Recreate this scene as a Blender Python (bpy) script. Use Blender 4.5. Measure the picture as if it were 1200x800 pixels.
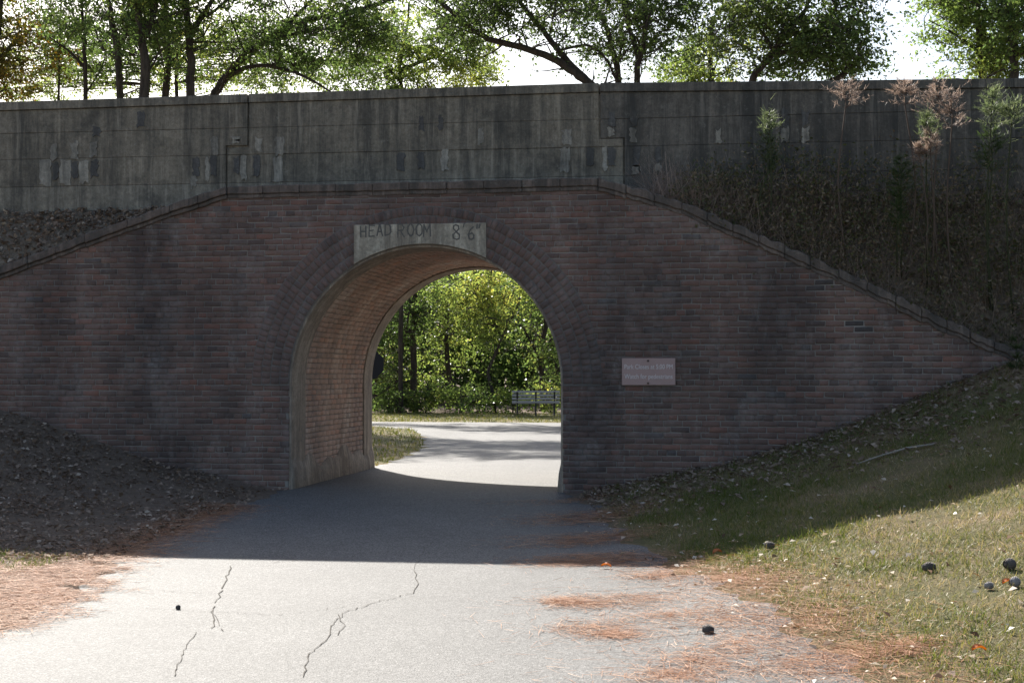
import bpy, bmesh, math, random
import numpy as np
from mathutils import Vector

for o in list(bpy.data.objects):
    bpy.data.objects.remove(o, do_unlink=True)
scene = bpy.context.scene
COL = scene.collection
R = math.radians

# ------------------------------------------------------------------ camera
CX, CY, CZ = 3.59, -17.46, 1.38
TH = math.atan(260 / 1780)
F = 1780.0
PITCH = math.atan(37 / 1780)
cam_d = bpy.data.cameras.new('camera')
cam = bpy.data.objects.new('camera', cam_d)
COL.objects.link(cam)
cam.location = (CX, CY, CZ)
cam.rotation_euler = (R(90) + PITCH, 0, TH)
cam_d.sensor_width = 36
cam_d.lens = 36 * F / 1200
cam_d.clip_end = 5000
cam_d.clip_start = 0.1
scene.camera = cam

# ------------------------------------------------------------------ sky, sun, exposure
SUN = Vector((-0.65, 1.18, 1.0)).normalized()          # direction towards the sun
EL = math.asin(SUN.z)
AZ = math.atan2(SUN.x, SUN.y)                           # clockwise from +Y
world = bpy.data.worlds.new('World')
scene.world = world
world.use_nodes = True
wn = world.node_tree
sky = wn.nodes.new('ShaderNodeTexSky')
sky.sky_type = 'NISHITA'
sky.sun_disc = False
sky.sun_elevation = EL
sky.sun_rotation = AZ
sky.air_density = 1.0
sky.dust_density = 2.0
sky.ozone_density = 0.7
bg = wn.nodes['Background']
bg.inputs['Strength'].default_value = 0.09
wn.links.new(sky.outputs[0], bg.inputs['Color'])
sun_d = bpy.data.lights.new('sun', 'SUN')
sun_d.energy = 5.0
sun_d.angle = R(0.53)
sun_d.color = (1.0, 0.95, 0.87)
sun = bpy.data.objects.new('sun', sun_d)
COL.objects.link(sun)
sun.rotation_euler = SUN.to_track_quat('Z', 'Y').to_euler()
sun.location = (-20, 40, 40)
vs = scene.view_settings
vs.view_transform = 'Standard'
vs.look = 'None'
vs.gamma = 1.0
vs.use_curve_mapping = False
vs.exposure = 1.12

# ------------------------------------------------------------------ pixel -> place
CT, ST = math.cos(TH), math.sin(TH)


def ray(px, py):
    r, u = (px - 600) / F, (437 - py) / F
    return r * CT - ST, r * ST + CT, u


def at(px, py, Y):
    dx, dy, dz = ray(px, py)
    t = (Y - CY) / dy
    return Vector((CX + dx * t, Y, CZ + dz * t))


def on_ground(px, py):
    dx, dy, dz = ray(px, py)
    t = 3.0
    while t < 90:
        x, y, z = CX + dx * t, CY + dy * t, CZ + dz * t
        if z <= ground_z(x, y):
            return Vector((x, y, ground_z(x, y)))
        t += 0.02
    return Vector((x, y, 0))


# ------------------------------------------------------------------ the lie of the land
def lerp_profile(tab, v):
    if v <= tab[0][0]:
        return tab[0][1]
    for (a, b), (c, d) in zip(tab, tab[1:]):
        if v <= c:
            return b + (d - b) * (v - a) / (c - a)
    return tab[-1][1]


BASE = [(-60, -.30), (-12, -.25), (-8, -.235), (-5, -.20), (-3, -.12), (-1, -.03), (0, 0), (300, 0)]
RB = [(0.0, [(1.8, 0), (2.62, .15), (3.49, .36), (4.92, .82), (6.49, 1.47), (8, 2.15), (12, 3.2), (30, 3.6)]),
      (-2.4, [(2.35, 0), (3.2, .14), (4.9, .52), (6.3, .92), (8, 1.5), (12, 2.5), (30, 3.0)]),
      (-4.8, [(3.1, 0), (4.57, .31), (5.97, .60), (8, 1.1), (12, 1.9), (30, 2.4)]),
      (-9.5, [(4.2, 0), (5.2, .05), (7, .30), (10, .7), (30, 1.4)]),
      (-20, [(5, 0), (30, .6)])]
LB = [(0.0, [(1.8, 0), (3.1, .27), (4.18, .63), (5.28, .97), (8, 1.7), (14, 2.6), (30, 3.0)]),
      (-1.4, [(1.9, 0), (3.1, .12), (4.3, .34), (5.4, .60), (8, 1.2), (30, 2.4)]),
      (-3.2, [(2.3, 0), (4.3, .10), (6, .25), (9, .7), (30, 1.5)]),
      (-6.0, [(3, 0), (6, .03), (10, .2), (30, .6)]),
      (-20, [(3, 0), (30, .2)])]


def prof(P, y, v):
    if y >= 0:
        return lerp_profile(P[0][1], v)
    for (ya, A), (yb, B) in zip(P, P[1:]):
        if y >= yb:
            k = (ya - y) / (ya - yb)
            return lerp_profile(A, v) * (1 - k) + lerp_profile(B, v) * k
    return lerp_profile(P[-1][1], v)


def bumps(x, y):
    return (math.sin(1.9 * x + .7 * y) * math.sin(1.3 * y - .6 * x + 1) + .6 * math.sin(4.1 * x - 2.2 * y) * math.sin(3.3 * y + 1.7 * x))


def ground_z(x, y):
    z = lerp_profile(BASE, y)
    f = 1.0
    if y > 3.6:
        f = max(0.0, 1 - (y - 3.6) / .5)
    b = 0.0
    if f > 0:
        b = (prof(RB, y, x) if x > 0 else prof(LB, y, -x)) * f
    # island of grass beyond the arch
    if y > 5:
        d = math.hypot((x + 6.5) / 4.2, (y - 13.5) / 9.0)
        if d < 1:
            b += .22 * (1 - d) ** .8
    off = min(1.0, b * 4)
    return z + b + .022 * bumps(x, y) * off


# ------------------------------------------------------------------ small helpers
def link(o, parent=None):
    COL.objects.link(o)
    if parent is not None:
        o.parent = parent
    return o


def tag(o, label=None, cat=None, group=None, kind=None):
    if label:
        o['label'] = label
    if cat:
        o['category'] = cat
    if group:
        o['group'] = group
    if kind:
        o['kind'] = kind
    return o


def empty(name, loc, label, cat, group=None, rz=0.0):
    o = bpy.data.objects.new(name, None)
    o.empty_display_size = .2
    o.location = loc
    o.rotation_euler = (0, 0, rz)
    COL.objects.link(o)
    return tag(o, label, cat, group)


def world_child(o, parent):
    """parent without moving: the mesh is given in world coordinates"""
    o.parent = parent
    o.matrix_parent_inverse = parent_matrix(parent).inverted()
    return o


def parent_matrix(p):
    from mathutils import Matrix
    m = Matrix.LocRotScale(p.location, p.rotation_euler, p.scale)
    q = p
    while q.parent is not None:
        q = q.parent
        m = Matrix.LocRotScale(q.location, q.rotation_euler, q.scale) @ q_inv(p) @ m if False else m
    return m


def mesh_np(name, verts, faces, mat, smooth=False, rnd=None):
    """verts (n,3), faces (m,k) numpy; fast"""
    verts = np.asarray(verts, dtype=np.float32)
    faces = np.asarray(faces, dtype=np.int32)
    me = bpy.data.meshes.new(name)
    m, k = faces.shape
    me.vertices.add(len(verts))
    me.vertices.foreach_set('co', verts.ravel())
    me.loops.add(m * k)
    me.loops.foreach_set('vertex_index', faces.ravel())
    me.polygons.add(m)
    me.polygons.foreach_set('loop_start', np.arange(0, m * k, k, dtype=np.int32))
    try:
        me.polygons.foreach_set('loop_total', np.full(m, k, dtype=np.int32))
    except Exception:
        pass
    if smooth:
        me.polygons.foreach_set('use_smooth', np.ones(m, dtype=bool))
    if rnd is not None:
        a = me.attributes.new('rnd', 'FLOAT', 'FACE')
        a.data.foreach_set('value', np.asarray(rnd, dtype=np.float32))
    me.update(calc_edges=True)
    me.materials.append(mat)
    return me


def obj(name, me, parent=None):
    return link(bpy.data.objects.new(name, me), parent)


class MB:
    """collects simple solids, all in one mesh"""

    def __init__(self):
        self.v, self.f = [], []

    def add(self, vs, fs):
        n = len(self.v)
        self.v += [tuple(a) for a in vs]
        self.f += [tuple(i + n for i in f) for f in fs]
        return self

    def box(self, x0, x1, y0, y1, z0, z1):
        return self.add([(x0, y0, z0), (x1, y0, z0), (x1, y1, z0), (x0, y1, z0), (x0, y0, z1), (x1, y0, z1), (x1, y1, z1), (x0, y1, z1)],
                        [(3, 2, 1, 0), (4, 5, 6, 7), (0, 1, 5, 4), (1, 2, 6, 5), (2, 3, 7, 6), (3, 0, 4, 7)])

    def prism(self, xz, y0, y1):
        """outline in the wall plane, (x,z) anticlockwise seen from the front (-y)"""
        n = len(xz)
        vs = [(x, y0, z) for x, z in xz] + [(x, y1, z) for x, z in xz]
        fs = [tuple(range(n)), tuple(range(2 * n - 1, n - 1, -1))]
        fs += [(i, i + n, (i + 1) % n + n, (i + 1) % n) for i in range(n)]
        return self.add(vs, fs)

    def tube(self, pts, rad, k=6, cap=True):
        pts = [Vector(p) for p in pts]
        n0 = len(self.v)
        up = Vector((.13, .97, .2))
        for i, p in enumerate(pts):
            d = (pts[min(i + 1, len(pts) - 1)] - pts[max(i - 1, 0)]).normalized()
            a = d.cross(up)
            if a.length < 1e-3:
                a = d.cross(Vector((1, 0, 0)))
            a.normalize()
            b = d.cross(a)
            r = rad[i] if hasattr(rad, '__len__') else rad
            for j in range(k):
                t = 2 * math.pi * j / k
                self.v.append(tuple(p + a * (r * math.cos(t)) + b * (r * math.sin(t))))
        for i in range(len(pts) - 1):
            for j in range(k):
                q = n0 + i * k
                self.f.append((q + j, q + (j + 1) % k, q + k + (j + 1) % k, q + k + j))
        if cap:
            self.f.append(tuple(n0 + j for j in range(k - 1, -1, -1)))
            q = n0 + (len(pts) - 1) * k
            self.f.append(tuple(q + j for j in range(k)))
        return self

    def build(self, name, mat, parent=None, smooth=False, bevel=0.0):
        me = bpy.data.meshes.new(name)
        me.from_pydata(self.v, [], self.f)
        bm = bmesh.new()
        bm.from_mesh(me)
        bmesh.ops.recalc_face_normals(bm, faces=bm.faces)
        if bevel:
            bmesh.ops.bevel(bm, geom=[e for e in bm.edges if e.is_manifold and e.calc_face_angle(0) > .5], offset=bevel, segments=1, affect='EDGES')
        if smooth:
            for f in bm.faces:
                f.smooth = True
        bm.to_mesh(me)
        bm.free()
        me.materials.append(mat)
        return obj(name, me, parent)


# ------------------------------------------------------------------ materials
class NT:
    def __init__(self, name):
        self.m = bpy.data.materials.new(name)
        self.m.use_nodes = True
        self.t = self.m.node_tree
        self.b = self.t.nodes['Principled BSDF']
        self.out = self.t.nodes['Material Output']
        self.b.inputs['Specular IOR Level'].default_value = .3
        self.geo = self.t.nodes.new('ShaderNodeNewGeometry')

    def n(self, kind, **kw):
        nd = self.t.nodes.new(kind)
        for k, v in kw.items():
            if k in nd.inputs:
                self.put(nd.inputs[k], v)
            else:
                setattr(nd, k, v)
        return nd

    def put(self, sock, v):
        if hasattr(v, 'node'):
            self.t.links.new(v, sock)
        else:
            sock.default_value = v

    @property
    def pos(self):
        return self.geo.outputs['Position']

    def scaled(self, sx, sy, sz):
        m = self.n('ShaderNodeMapping')
        self.t.links.new(self.pos, m.inputs['Vector'])
        m.inputs['Scale'].default_value = (sx, sy, sz)
        return m.outputs[0]

    def noise(self, scale, detail=4, rough=.6, vec=None, out='Fac'):
        nd = self.n('ShaderNodeTexNoise', Scale=scale, Detail=detail, Roughness=rough)
        self.t.links.new(vec if vec is not None else self.pos, nd.inputs['Vector'])
        return nd.outputs[out]

    def vor(self, scale, feature='F1', out='Distance', vec=None):
        nd = self.n('ShaderNodeTexVoronoi', feature=feature, Scale=scale)
        self.t.links.new(vec if vec is not None else self.pos, nd.inputs['Vector'])
        return nd.outputs[out]

    def ramp(self, fac, stops, interp='LINEAR'):
        nd = self.n('ShaderNodeValToRGB')
        nd.color_ramp.interpolation = interp
        e = nd.color_ramp.elements
        while len(e) < len(stops):
            e.new(.5)
        for i, (p, c) in enumerate(stops):
            e[i].position = p
            e[i].color = (c, c, c, 1) if not hasattr(c, '__len__') else (*c, 1)
        self.put(nd.inputs[0], fac)
        return nd.outputs[0]

    def mix(self, f, a, b, mode='MIX'):
        nd = self.n('ShaderNodeMix', data_type='RGBA', blend_type=mode)
        self.put(nd.inputs[0], f)
        for s, v in ((nd.inputs[6], a), (nd.inputs[7], b)):
            self.put(s, v if hasattr(v, 'node') else (*v, 1) if hasattr(v, '__len__') else (v, v, v, 1))
        return nd.outputs[2]

    def math(self, op, a, b=0.0):
        nd = self.n('ShaderNodeMath', operation=op)
        self.put(nd.inputs[0], a)
        self.put(nd.inputs[1], b)
        return nd.outputs[0]

    def color(self, c):
        self.put(self.b.inputs['Base Color'], c if hasattr(c, 'node') else (*c, 1))
        return self

    def rough(self, r):
        self.put(self.b.inputs['Roughness'], r)
        return self

    def bump(self, h, strength=.4, dist=.01):
        nd = self.n('ShaderNodeBump', Strength=strength, Distance=dist)
        self.put(nd.inputs['Height'], h)
        self.t.links.new(nd.outputs[0], self.b.inputs['Normal'])
        return self

    def rnd(self):
        """the piece's own random number: from its faces, else from the object"""
        a = self.n('ShaderNodeAttribute', attribute_name='rnd')
        oi = self.n('ShaderNodeObjectInfo')
        has = self.math('GREATER_THAN', a.outputs['Fac'], 0.00001)
        mx = self.n('ShaderNodeMix', data_type='FLOAT')
        self.put(mx.inputs[0], has)
        self.put(mx.inputs[2], oi.outputs['Random'])
        self.put(mx.inputs[3], a.outputs['Fac'])
        return mx.outputs[0]


def brick_material(name, stops, soot=.6, wash=(.36, .33, .31), wash_amt=.6, bright=1.0):
    M = NT(name)
    r = M.rnd()
    c = M.ramp(r, stops, 'CONSTANT' if False else 'LINEAR')
    g = M.noise(60, 5, .7)
    c = M.mix(.55, c, M.ramp(g, [(.3, .45), (.7, 1.0)]), 'MULTIPLY')
    # soot and damp running down the wall
    s = M.noise(1.0, 5, .62, M.scaled(.8, .8, .28))
    c = M.mix(M.ramp(s, [(.40, 0), (.66, soot)]), c, (.030, .030, .032))
    # lime wash, thin and patchy
    w = M.noise(1.7, 6, .7, M.scaled(1.0, 1.0, .7))
    w2 = M.noise(22, 4, .7)
    wf = M.math('MULTIPLY', M.ramp(w, [(.5, 0), (.78, wash_amt)]), M.ramp(w2, [(.35, .25), (.65, 1)]))
    c = M.mix(wf, c, wash)
    # salt bloom, in streaks
    e = M.noise(2.3, 6, .75, M.scaled(1.6, 1.6, .5))
    ef = M.math('MULTIPLY', M.ramp(e, [(.56, 0), (.70, .55)]), M.ramp(M.noise(46, 4, .8), [(.4, .1), (.62, 1)]))
    c = M.mix(ef, c, (.40, .37, .34))
    M.color(c).rough(.92)
    M.bump(M.math('ADD', M.noise(140, 4, .7), M.math('MULTIPLY', M.noise(28, 4, .7), 1.5)), .9, .005)
    return M.m


BRICK_STOPS = [(0.0, (0.150, 0.106, 0.092)), (.22, (0.206, 0.134, 0.110)), (.5, (0.244, 0.150, 0.122)), (.78, (0.227, 0.156, 0.129)), (.90, (0.294, 0.150, 0.113)), (.97, (0.269, 0.180, 0.144)), (1.0, (0.144, 0.120, 0.113))]
m_brick = brick_material('brick_clay', BRICK_STOPS)
m_ring = brick_material('arch_brick_clay', [(0.0, (.15, .108, .094)), (.5, (.22, .142, .118)), (1.0, (.19, .132, .112))], soot=.5, wash_amt=.4)
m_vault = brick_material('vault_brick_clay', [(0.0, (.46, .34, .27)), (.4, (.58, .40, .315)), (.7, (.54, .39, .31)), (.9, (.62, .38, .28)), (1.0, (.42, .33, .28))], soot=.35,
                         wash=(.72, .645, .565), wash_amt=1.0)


def mk_mortar(name='mortar', k=1.0):
    M = NT(name)
    c = M.mix(M.noise(30, 4, .7), tuple(k * v for v in (.22, .20, .18)), tuple(k * v for v in (.37, .335, .30)))
    s = M.noise(1.0, 5, .62, M.scaled(.8, .8, .28))
    c = M.mix(M.ramp(s, [(.40, 0), (.68, .7)]), c, (.07, .066, .064))
    M.color(c).rough(.95).bump(M.noise(120, 4, .7), .6, .004)
    return M.m


m_mortar = mk_mortar()
m_mortar_ring = mk_mortar('sooty_mortar', .62)


def mk_concrete(name, a, b, streak=.6, dark=(.05, .048, .043)):
    M = NT(name)
    c = M.mix(M.noise(2.2, 6, .65), a, b)
    c = M.mix(.8, c, M.ramp(M.noise(26, 6, .8), [(.32, .45), (.68, 1.15)]), 'MULTIPLY')
    c = M.mix(.7, c, M.ramp(M.noise(7, 5, .8), [(.35, .6), (.65, 1.15)]), 'MULTIPLY')
    st = M.noise(1.0, 6, .72, M.scaled(6, 6, .42))                        # runs of dirt
    c = M.mix(M.ramp(st, [(.40, 0), (.62, streak * 1.2)]), c, dark)
    st2 = M.noise(1.0, 5, .75, M.scaled(11, 11, .7))
    c = M.mix(M.ramp(st2, [(.54, 0), (.70, .5)]), c, tuple(min(1, x * 1.35) for x in b))
    bl = M.noise(1.6, 6, .75)                                            # dark lichen patches
    c = M.mix(M.ramp(bl, [(.52, 0), (.70, .7)]), c, dark)
    c = M.mix(M.ramp(M.noise(9, 5, .8), [(.58, 0), (.74, .55)]), c, (.30, .28, .235))
    M.color(c).rough(.93).bump(M.noise(70, 6, .75), .7, .006)
    return M.m


m_conc = mk_concrete('weathered_concrete', (.215, .185, .140), (.34, .295, .228))
m_conc_darker = mk_concrete('darker_concrete', (.135, .118, .098), (.22, .195, .162), .75)  # darker mix with stronger runs, for the right-hand panel
m_conc_low = mk_concrete('paler_concrete', (.25, .222, .172), (.38, .34, .272), .5)
m_lining = mk_concrete('lime_render', (.33, .265, .205), (.50, .42, .335), .6, (.15, .12, .095))
m_coping = mk_concrete('coping_render', (.14, .107, .09), (.23, .18, .15), .6)
m_plaque = mk_concrete('painted_plaster', (.38, .335, .26), (.58, .515, .41), .7, (.16, .135, .105))
m_patch_l = mk_concrete('pale_repair_mortar', (.33, .30, .245), (.47, .43, .36), .55)
m_patch_d = mk_concrete('dark_repair_mortar', (.105, .10, .096), (.17, .16, .148), .6)


def plain(name, c, rough=.6, metal=0.0, var=.25, scale=20):
    M = NT(name)
    M.color(M.mix(M.noise(scale, 4, .7), tuple(x * (1 - var) for x in c), tuple(min(1, x * (1 + var)) for x in c))).rough(rough)
    M.b.inputs['Metallic'].default_value = metal
    return M.m


m_letter = plain('faded_black_paint', (.12, .112, .10), .9, var=.5, scale=60)
m_sign = plain('faded_brown_sign_paint', (.38, .26, .235), .55, var=.10, scale=6)
m_sign_text = plain('sign_lettering', (.68, .62, .60), .6, var=.1)
m_bolt = plain('rusty_bolt', (.05, .03, .025), .7)
m_post = plain('galvanised_steel', (.22, .22, .22), .5, .6)
m_sign_back = plain('dull_sign_back', (.016, .017, .02), .7, .0)
m_bench = plain('bench_slat_plastic', (.34, .34, .35), .3, var=.15)
m_bench_leg = plain('bench_leg_metal', (.03, .03, .035), .5)
m_crack = plain('crack_grit', (.085, .075, .063), .95, var=.5, scale=50)
m_cone = plain('weathered_cone_scale', (.105, .09, .08), .8, var=.5, scale=90)
m_cone_pale = plain('grey_cone_scale', (.27, .25, .24), .85, var=.5, scale=90)
m_stick = plain('bleached_stick', (.28, .25, .21), .8)
m_core_earth = plain('moss', (.02, .024, .014), .95, var=.5)


def mk_asphalt():
    M = NT('worn_asphalt')
    v = M.n('ShaderNodeTexVoronoi', Scale=95)
    M.t.links.new(M.pos, v.inputs['Vector'])
    agg = M.ramp(v.outputs['Color'], [(.0, (.060, .0585, .056)), (.35, (.125, .122, .116)), (.65, (.19, .185, .176)), (1.0, (.33, .32, .305))])
    c = M.mix(.75, agg, M.ramp(v.outputs['Distance'], [(.0, 1.0), (.75, .45)]), 'MULTIPLY')
    c = M.mix(M.ramp(M.noise(420, 2, .5), [(.62, 0), (.75, .5)]), c, (.55, .54, .52))
    c = M.mix(.9, c, M.ramp(M.noise(55, 3, .8), [(.36, .60), (.64, 1.25)]), 'MULTIPLY')
    c = M.mix(.8, c, M.ramp(M.noise(.9, 5, .6), [(.3, .80), (.7, 1.08)]), 'MULTIPLY')
    c = M.mix(.6, c, M.ramp(M.noise(5, 5, .7), [(.3, .78), (.7, 1.1)]), 'MULTIPLY')
    M.color(c).rough(.75)
    M.b.inputs['Specular IOR Level'].default_value = .42
    M.bump(v.outputs['Distance'], .5, .004)
    return M.m


m_asphalt = mk_asphalt()


def mk_ground():
    M = NT('earth_and_litter')
    sx = M.n('ShaderNodeSeparateXYZ')
    M.t.links.new(M.pos, sx.inputs[0])
    v = M.n('ShaderNodeTexVoronoi', Scale=26)
    M.t.links.new(M.scaled(1, 1, .4), v.inputs['Vector'])
    litter = M.ramp(v.outputs['Color'], [(0, (.13, .096, .070)), (.5, (.20, .148, .108)), (.85, (.26, .195, .145)), (1, (.28, .23, .18))])
    n1 = M.noise(6, 6, .75)
    earth = M.mix(n1, (.16, .118, .085), (.28, .21, .152))
    base = M.mix(M.ramp(M.noise(2.2, 5, .7), [(.4, 0), (.6, 1)]), earth, litter)
    turf = M.mix(M.ramp(M.noise(24, 6, .85), [(.35, 0), (.65, 1)]), (.085, .095, .030), (.22, .19, .085))
    turf = M.mix(M.ramp(M.noise(1.3, 5, .7), [(.42, 0), (.62, .75)]), turf, (.29, .205, .125))
    right = M.ramp(sx.outputs['X'], [(0.0, 0), (1.0, 1)])
    mr = M.n('ShaderNodeMapRange')
    M.put(mr.inputs['Value'], M.math('ADD', sx.outputs['X'], M.math('MULTIPLY', M.noise(1.2, 4, .6), .8)))
    mr.inputs['From Min'].default_value = 2.3
    mr.inputs['From Max'].default_value = 3.2
    c = M.mix(mr.outputs[0], base, turf)
    far = M.n('ShaderNodeMapRange')
    M.put(far.inputs['Value'], sx.outputs['Y'])
    far.inputs['From Min'].default_value = 4.5
    far.inputs['From Max'].default_value = 5.0
    c = M.mix(far.outputs[0], c, turf)
    wood = M.n('ShaderNodeMapRange')
    M.put(wood.inputs['Value'], M.math('ADD', sx.outputs['Y'], M.math('MULTIPLY', M.noise(.5, 3, .5), 4)))
    wood.inputs['From Min'].default_value = 35
    wood.inputs['From Max'].default_value = 37
    c = M.mix(wood.outputs[0], c, base)
    M.color(c).rough(.97)
    M.bump(M.noise(22, 6, .8), 1.0, .05)
    return M.m


m_ground = mk_ground()


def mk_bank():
    M = NT('dark_bank_earth')  # brown earth, dark in its own colour
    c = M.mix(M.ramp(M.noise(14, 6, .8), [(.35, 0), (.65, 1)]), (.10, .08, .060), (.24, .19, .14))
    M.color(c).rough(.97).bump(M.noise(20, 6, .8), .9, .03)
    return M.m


m_bank = mk_bank()


def leaf_material(name, stops, transl=.5, rough=.5, spec=.3):
    M = NT(name)
    M.b.inputs['Specular IOR Level'].default_value = spec
    r = M.n('ShaderNodeAttribute', attribute_name='rnd').outputs['Fac']
    c = M.ramp(r, stops)
    M.color(c).rough(rough)
    tr = M.n('ShaderNodeBsdfTranslucent')
    hs = M.n('ShaderNodeHueSaturation', Saturation=1.12, Value=1.55)
    M.t.links.new(c, hs.inputs['Color'])
    M.t.links.new(hs.outputs[0], tr.inputs[0])
    mx = M.n('ShaderNodeMixShader')
    mx.inputs[0].default_value = transl
    M.t.links.new(M.b.outputs[0], mx.inputs[1])
    M.t.links.new(tr.outputs[0], mx.inputs[2])
    M.t.links.new(mx.outputs[0], M.out.inputs[0])
    return M.m


m_leaf_green = leaf_material('leaf_green', [(0, (.05, .08, .028)), (.5, (.095, .14, .045)), (.85, (.15, .185, .055)), (1, (.25, .235, .075))], .66, .38)
m_leaf_dark = leaf_material('leaf_dark', [(0, (.04, .064, .022)), (.6, (.075, .108, .034)), (1, (.12, .145, .045))], .55)
m_leaf_yellow = leaf_material('leaf_yellow_green', [(0, (.09, .135, .040)), (.5, (.17, .22, .065)), (.85, (.28, .30, .085)), (1, (.42, .37, .10))], .68, .38)
m_leaf_rust = leaf_material('leaf_turning', [(0, (.05, .065, .016)), (.45, (.10, .095, .022)), (.8, (.20, .12, .03)), (1, (.28, .11, .03))], .5)
m_grass = leaf_material('grass_blade', [(0, (.07, .10, .02)), (.4, (.13, .15, .035)), (.65, (.26, .21, .09)), (1, (.45, .36, .22))], .35)
m_grass_far = leaf_material('verge_grass', [(0, (.07, .09, .02)), (.6, (.13, .14, .03)), (1, (.25, .21, .08))], .35)
m_needle = leaf_material('pine_straw', [(0, (.25, .115, .06)), (.5, (.42, .205, .110)), (.85, (.54, .30, .17)), (1, (.66, .46, .32))], .08, .65, .2)
m_deadleaf = leaf_material('dry_leaf', [(0, (.12, .065, .035)), (.35, (.28, .17, .095)), (.6, (.46, .37, .27)), (1, (.72, .66, .57))], .2)
m_redleaf = leaf_material('orange_leaf', [(0, (.45, .13, .04)), (1, (.5, .16, .05))], .2)
m_litter = leaf_material('dark_leaf_litter', [(0, (.16, .115, .082)), (.5, (.25, .182, .135)), (.85, (.33, .25, .19)), (1, (.46, .38, .30))], .15, .9, .05)
m_brush = leaf_material('dull_brush', [(0, (.075, .080, .032)), (.4, (.11, .115, .045)), (.65, (.17, .125, .08)), (1, (.27, .21, .14))], .3)
m_dried = leaf_material('dried_seed_head', [(0, (.20, .15, .12)), (.6, (.34, .26, .21)), (1, (.50, .40, .34))], .4)
m_fennel = leaf_material('feathery_green', [(0, (.10, .13, .06)), (.6, (.17, .21, .10)), (1, (.27, .30, .16))], .45)
m_fennel_shaded = leaf_material('shaded_feathery_green', [(0, (.04, .065, .02)), (.6, (.06, .09, .03)), (1, (.09, .12, .045))], .35)  # feathery green again, with shade put into the colour for the unlit weeds
m_stem = plain('dry_stem', (.11, .08, .064), .9)
m_stem_green = plain('green_stem', (.05, .055, .026), .9)


def mk_bark(name, a, b):
    M = NT(name)
    n = M.noise(1, 5, .7, M.scaled(14, 14, 2.4))
    M.color(M.mix(M.ramp(n, [(.35, 0), (.65, 1)]), a, b)).rough(.95).bump(n, .8, .03)
    return M.m


m_bark = mk_bark('bark', (.028, .022, .018), (.075, .060, .048))

# ------------------------------------------------------------------ ground sheet
xs = np.concatenate([-np.geomspace(260, 9.2, 22), np.arange(-9, 12.01, .15), np.geomspace(12.3, 260, 22)])
ys = np.concatenate([-np.geomspace(120, 13.2, 14), np.arange(-13, .01, .15), np.arange(.3, 4.4, .4), np.arange(4.6, 40, .6), np.geomspace(41, 900, 22)])
gv = np.array([(x, y, ground_z(x, y)) for y in ys for x in xs])
nx, ny = len(xs), len(ys)
ii, jj = np.meshgrid(np.arange(nx - 1), np.arange(ny - 1))
q = (jj * nx + ii).ravel()
gf = np.stack([q, q + 1, q + 1 + nx, q + nx], 1)
tag(obj('ground', mesh_np('ground', gv, gf, m_ground, True)), 'earth, turf and leaf litter on both sides of the path', kind='structure')

# ------------------------------------------------------------------ road
rng = random.Random(4)
ROAD = [(-40, -2.0, 9.5), (-20, .6, 7.2), (-13, -.2, 5.2), (-9.5, -.85, 4.3), (-8.0, -1.0, 3.95), (-6.5, -1.25, 3.55), (-5.2, -1.55, 3.15), (-4, -1.7, 2.75), (-3, -1.72, 2.45),
        (-1.5, -1.70, 2.1), (0, -1.62, 1.62), (4.1, -1.62, 1.62), (5.2, -1.66, 2.4), (7, -1.75, 4.5), (10, -2.05, 7.5), (14, -2.9, 8.5), (17, -3.8, 9), (19.2, -6.2, 9.5),
        (20.6, -14, 10), (21.3, -40, 14), (23.0, -40, 22), (24.4, -40, 24)]


def road_edges(y):
    return lerp_profile([(a, b) for a, b, c in ROAD], y), lerp_profile([(a, c) for a, b, c in ROAD], y)


rv, rf = [], []
NX = 36
ry = list(np.arange(-40, -13, 1.0)) + list(np.arange(-13, 6, .12)) + list(np.arange(6, 24.41, .3))
for k, y in enumerate(ry):
    a, b = road_edges(y)
    w1 = .06 * math.sin(5.1 * y) + .04 * math.sin(13.7 * y + 1) + rng.uniform(-.03, .03)
    w2 = .07 * math.sin(4.3 * y + 2) + .05 * math.sin(11.9 * y) + rng.uniform(-.03, .03)
    if 0 <= y <= 4.1:
        w1 = w2 = 0
    for i in range(NX + 1):
        x = a + w1 + (b + w2 - a - w1) * i / NX
        rv.append((x, y, ground_z(x, y) + (.012 if 0 < i < NX else .002)))
for k in range(len(ry) - 1):
    for i in range(NX):
        s = k * (NX + 1) + i
        rf.append((s, s + 1, s + NX + 2, s + NX + 1))
road = tag(obj('road', mesh_np('road', rv, rf, m_asphalt, True)), 'grey worn asphalt path running through the arch', kind='structure')


def in_road(x, y, m=0.0):
    if y > 24.4:
        return False
    a, b = road_edges(y)
    return a + m < x < b - m


def crack(pts, w, seed):
    r = random.Random(seed)
    P = []
    w *= .42
    for (x0, y0), (x1, y1) in zip(pts, pts[1:]):
        n = max(2, int(math.hypot(x1 - x0, y1 - y0) / 3.4))
        for i in range(n):
            t = i / n
            P.append(on_ground(x0 + (x1 - x0) * t + r.uniform(-2.2, 2.2), y0 + (y1 - y0) * t + r.uniform(-.9, .9)))
    vs, fs = [], []
    for i, p in enumerate(P):
        d = (P[min(i + 1, len(P) - 1)] - P[max(i - 1, 0)])
        n = Vector((-d.y, d.x, 0)).normalized() * (w * r.uniform(.45, 1.25))
        vs += [tuple(p + n + Vector((0, 0, .017))), tuple(p - n + Vector((0, 0, .017)))]
    for i in range(len(P) - 1):
        if r.random() < .96:
            fs.append((2 * i, 2 * i + 1, 2 * i + 3, 2 * i + 2))
    return obj('crack', mesh_np('crack', vs, np.array(fs), m_crack), road)


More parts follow.
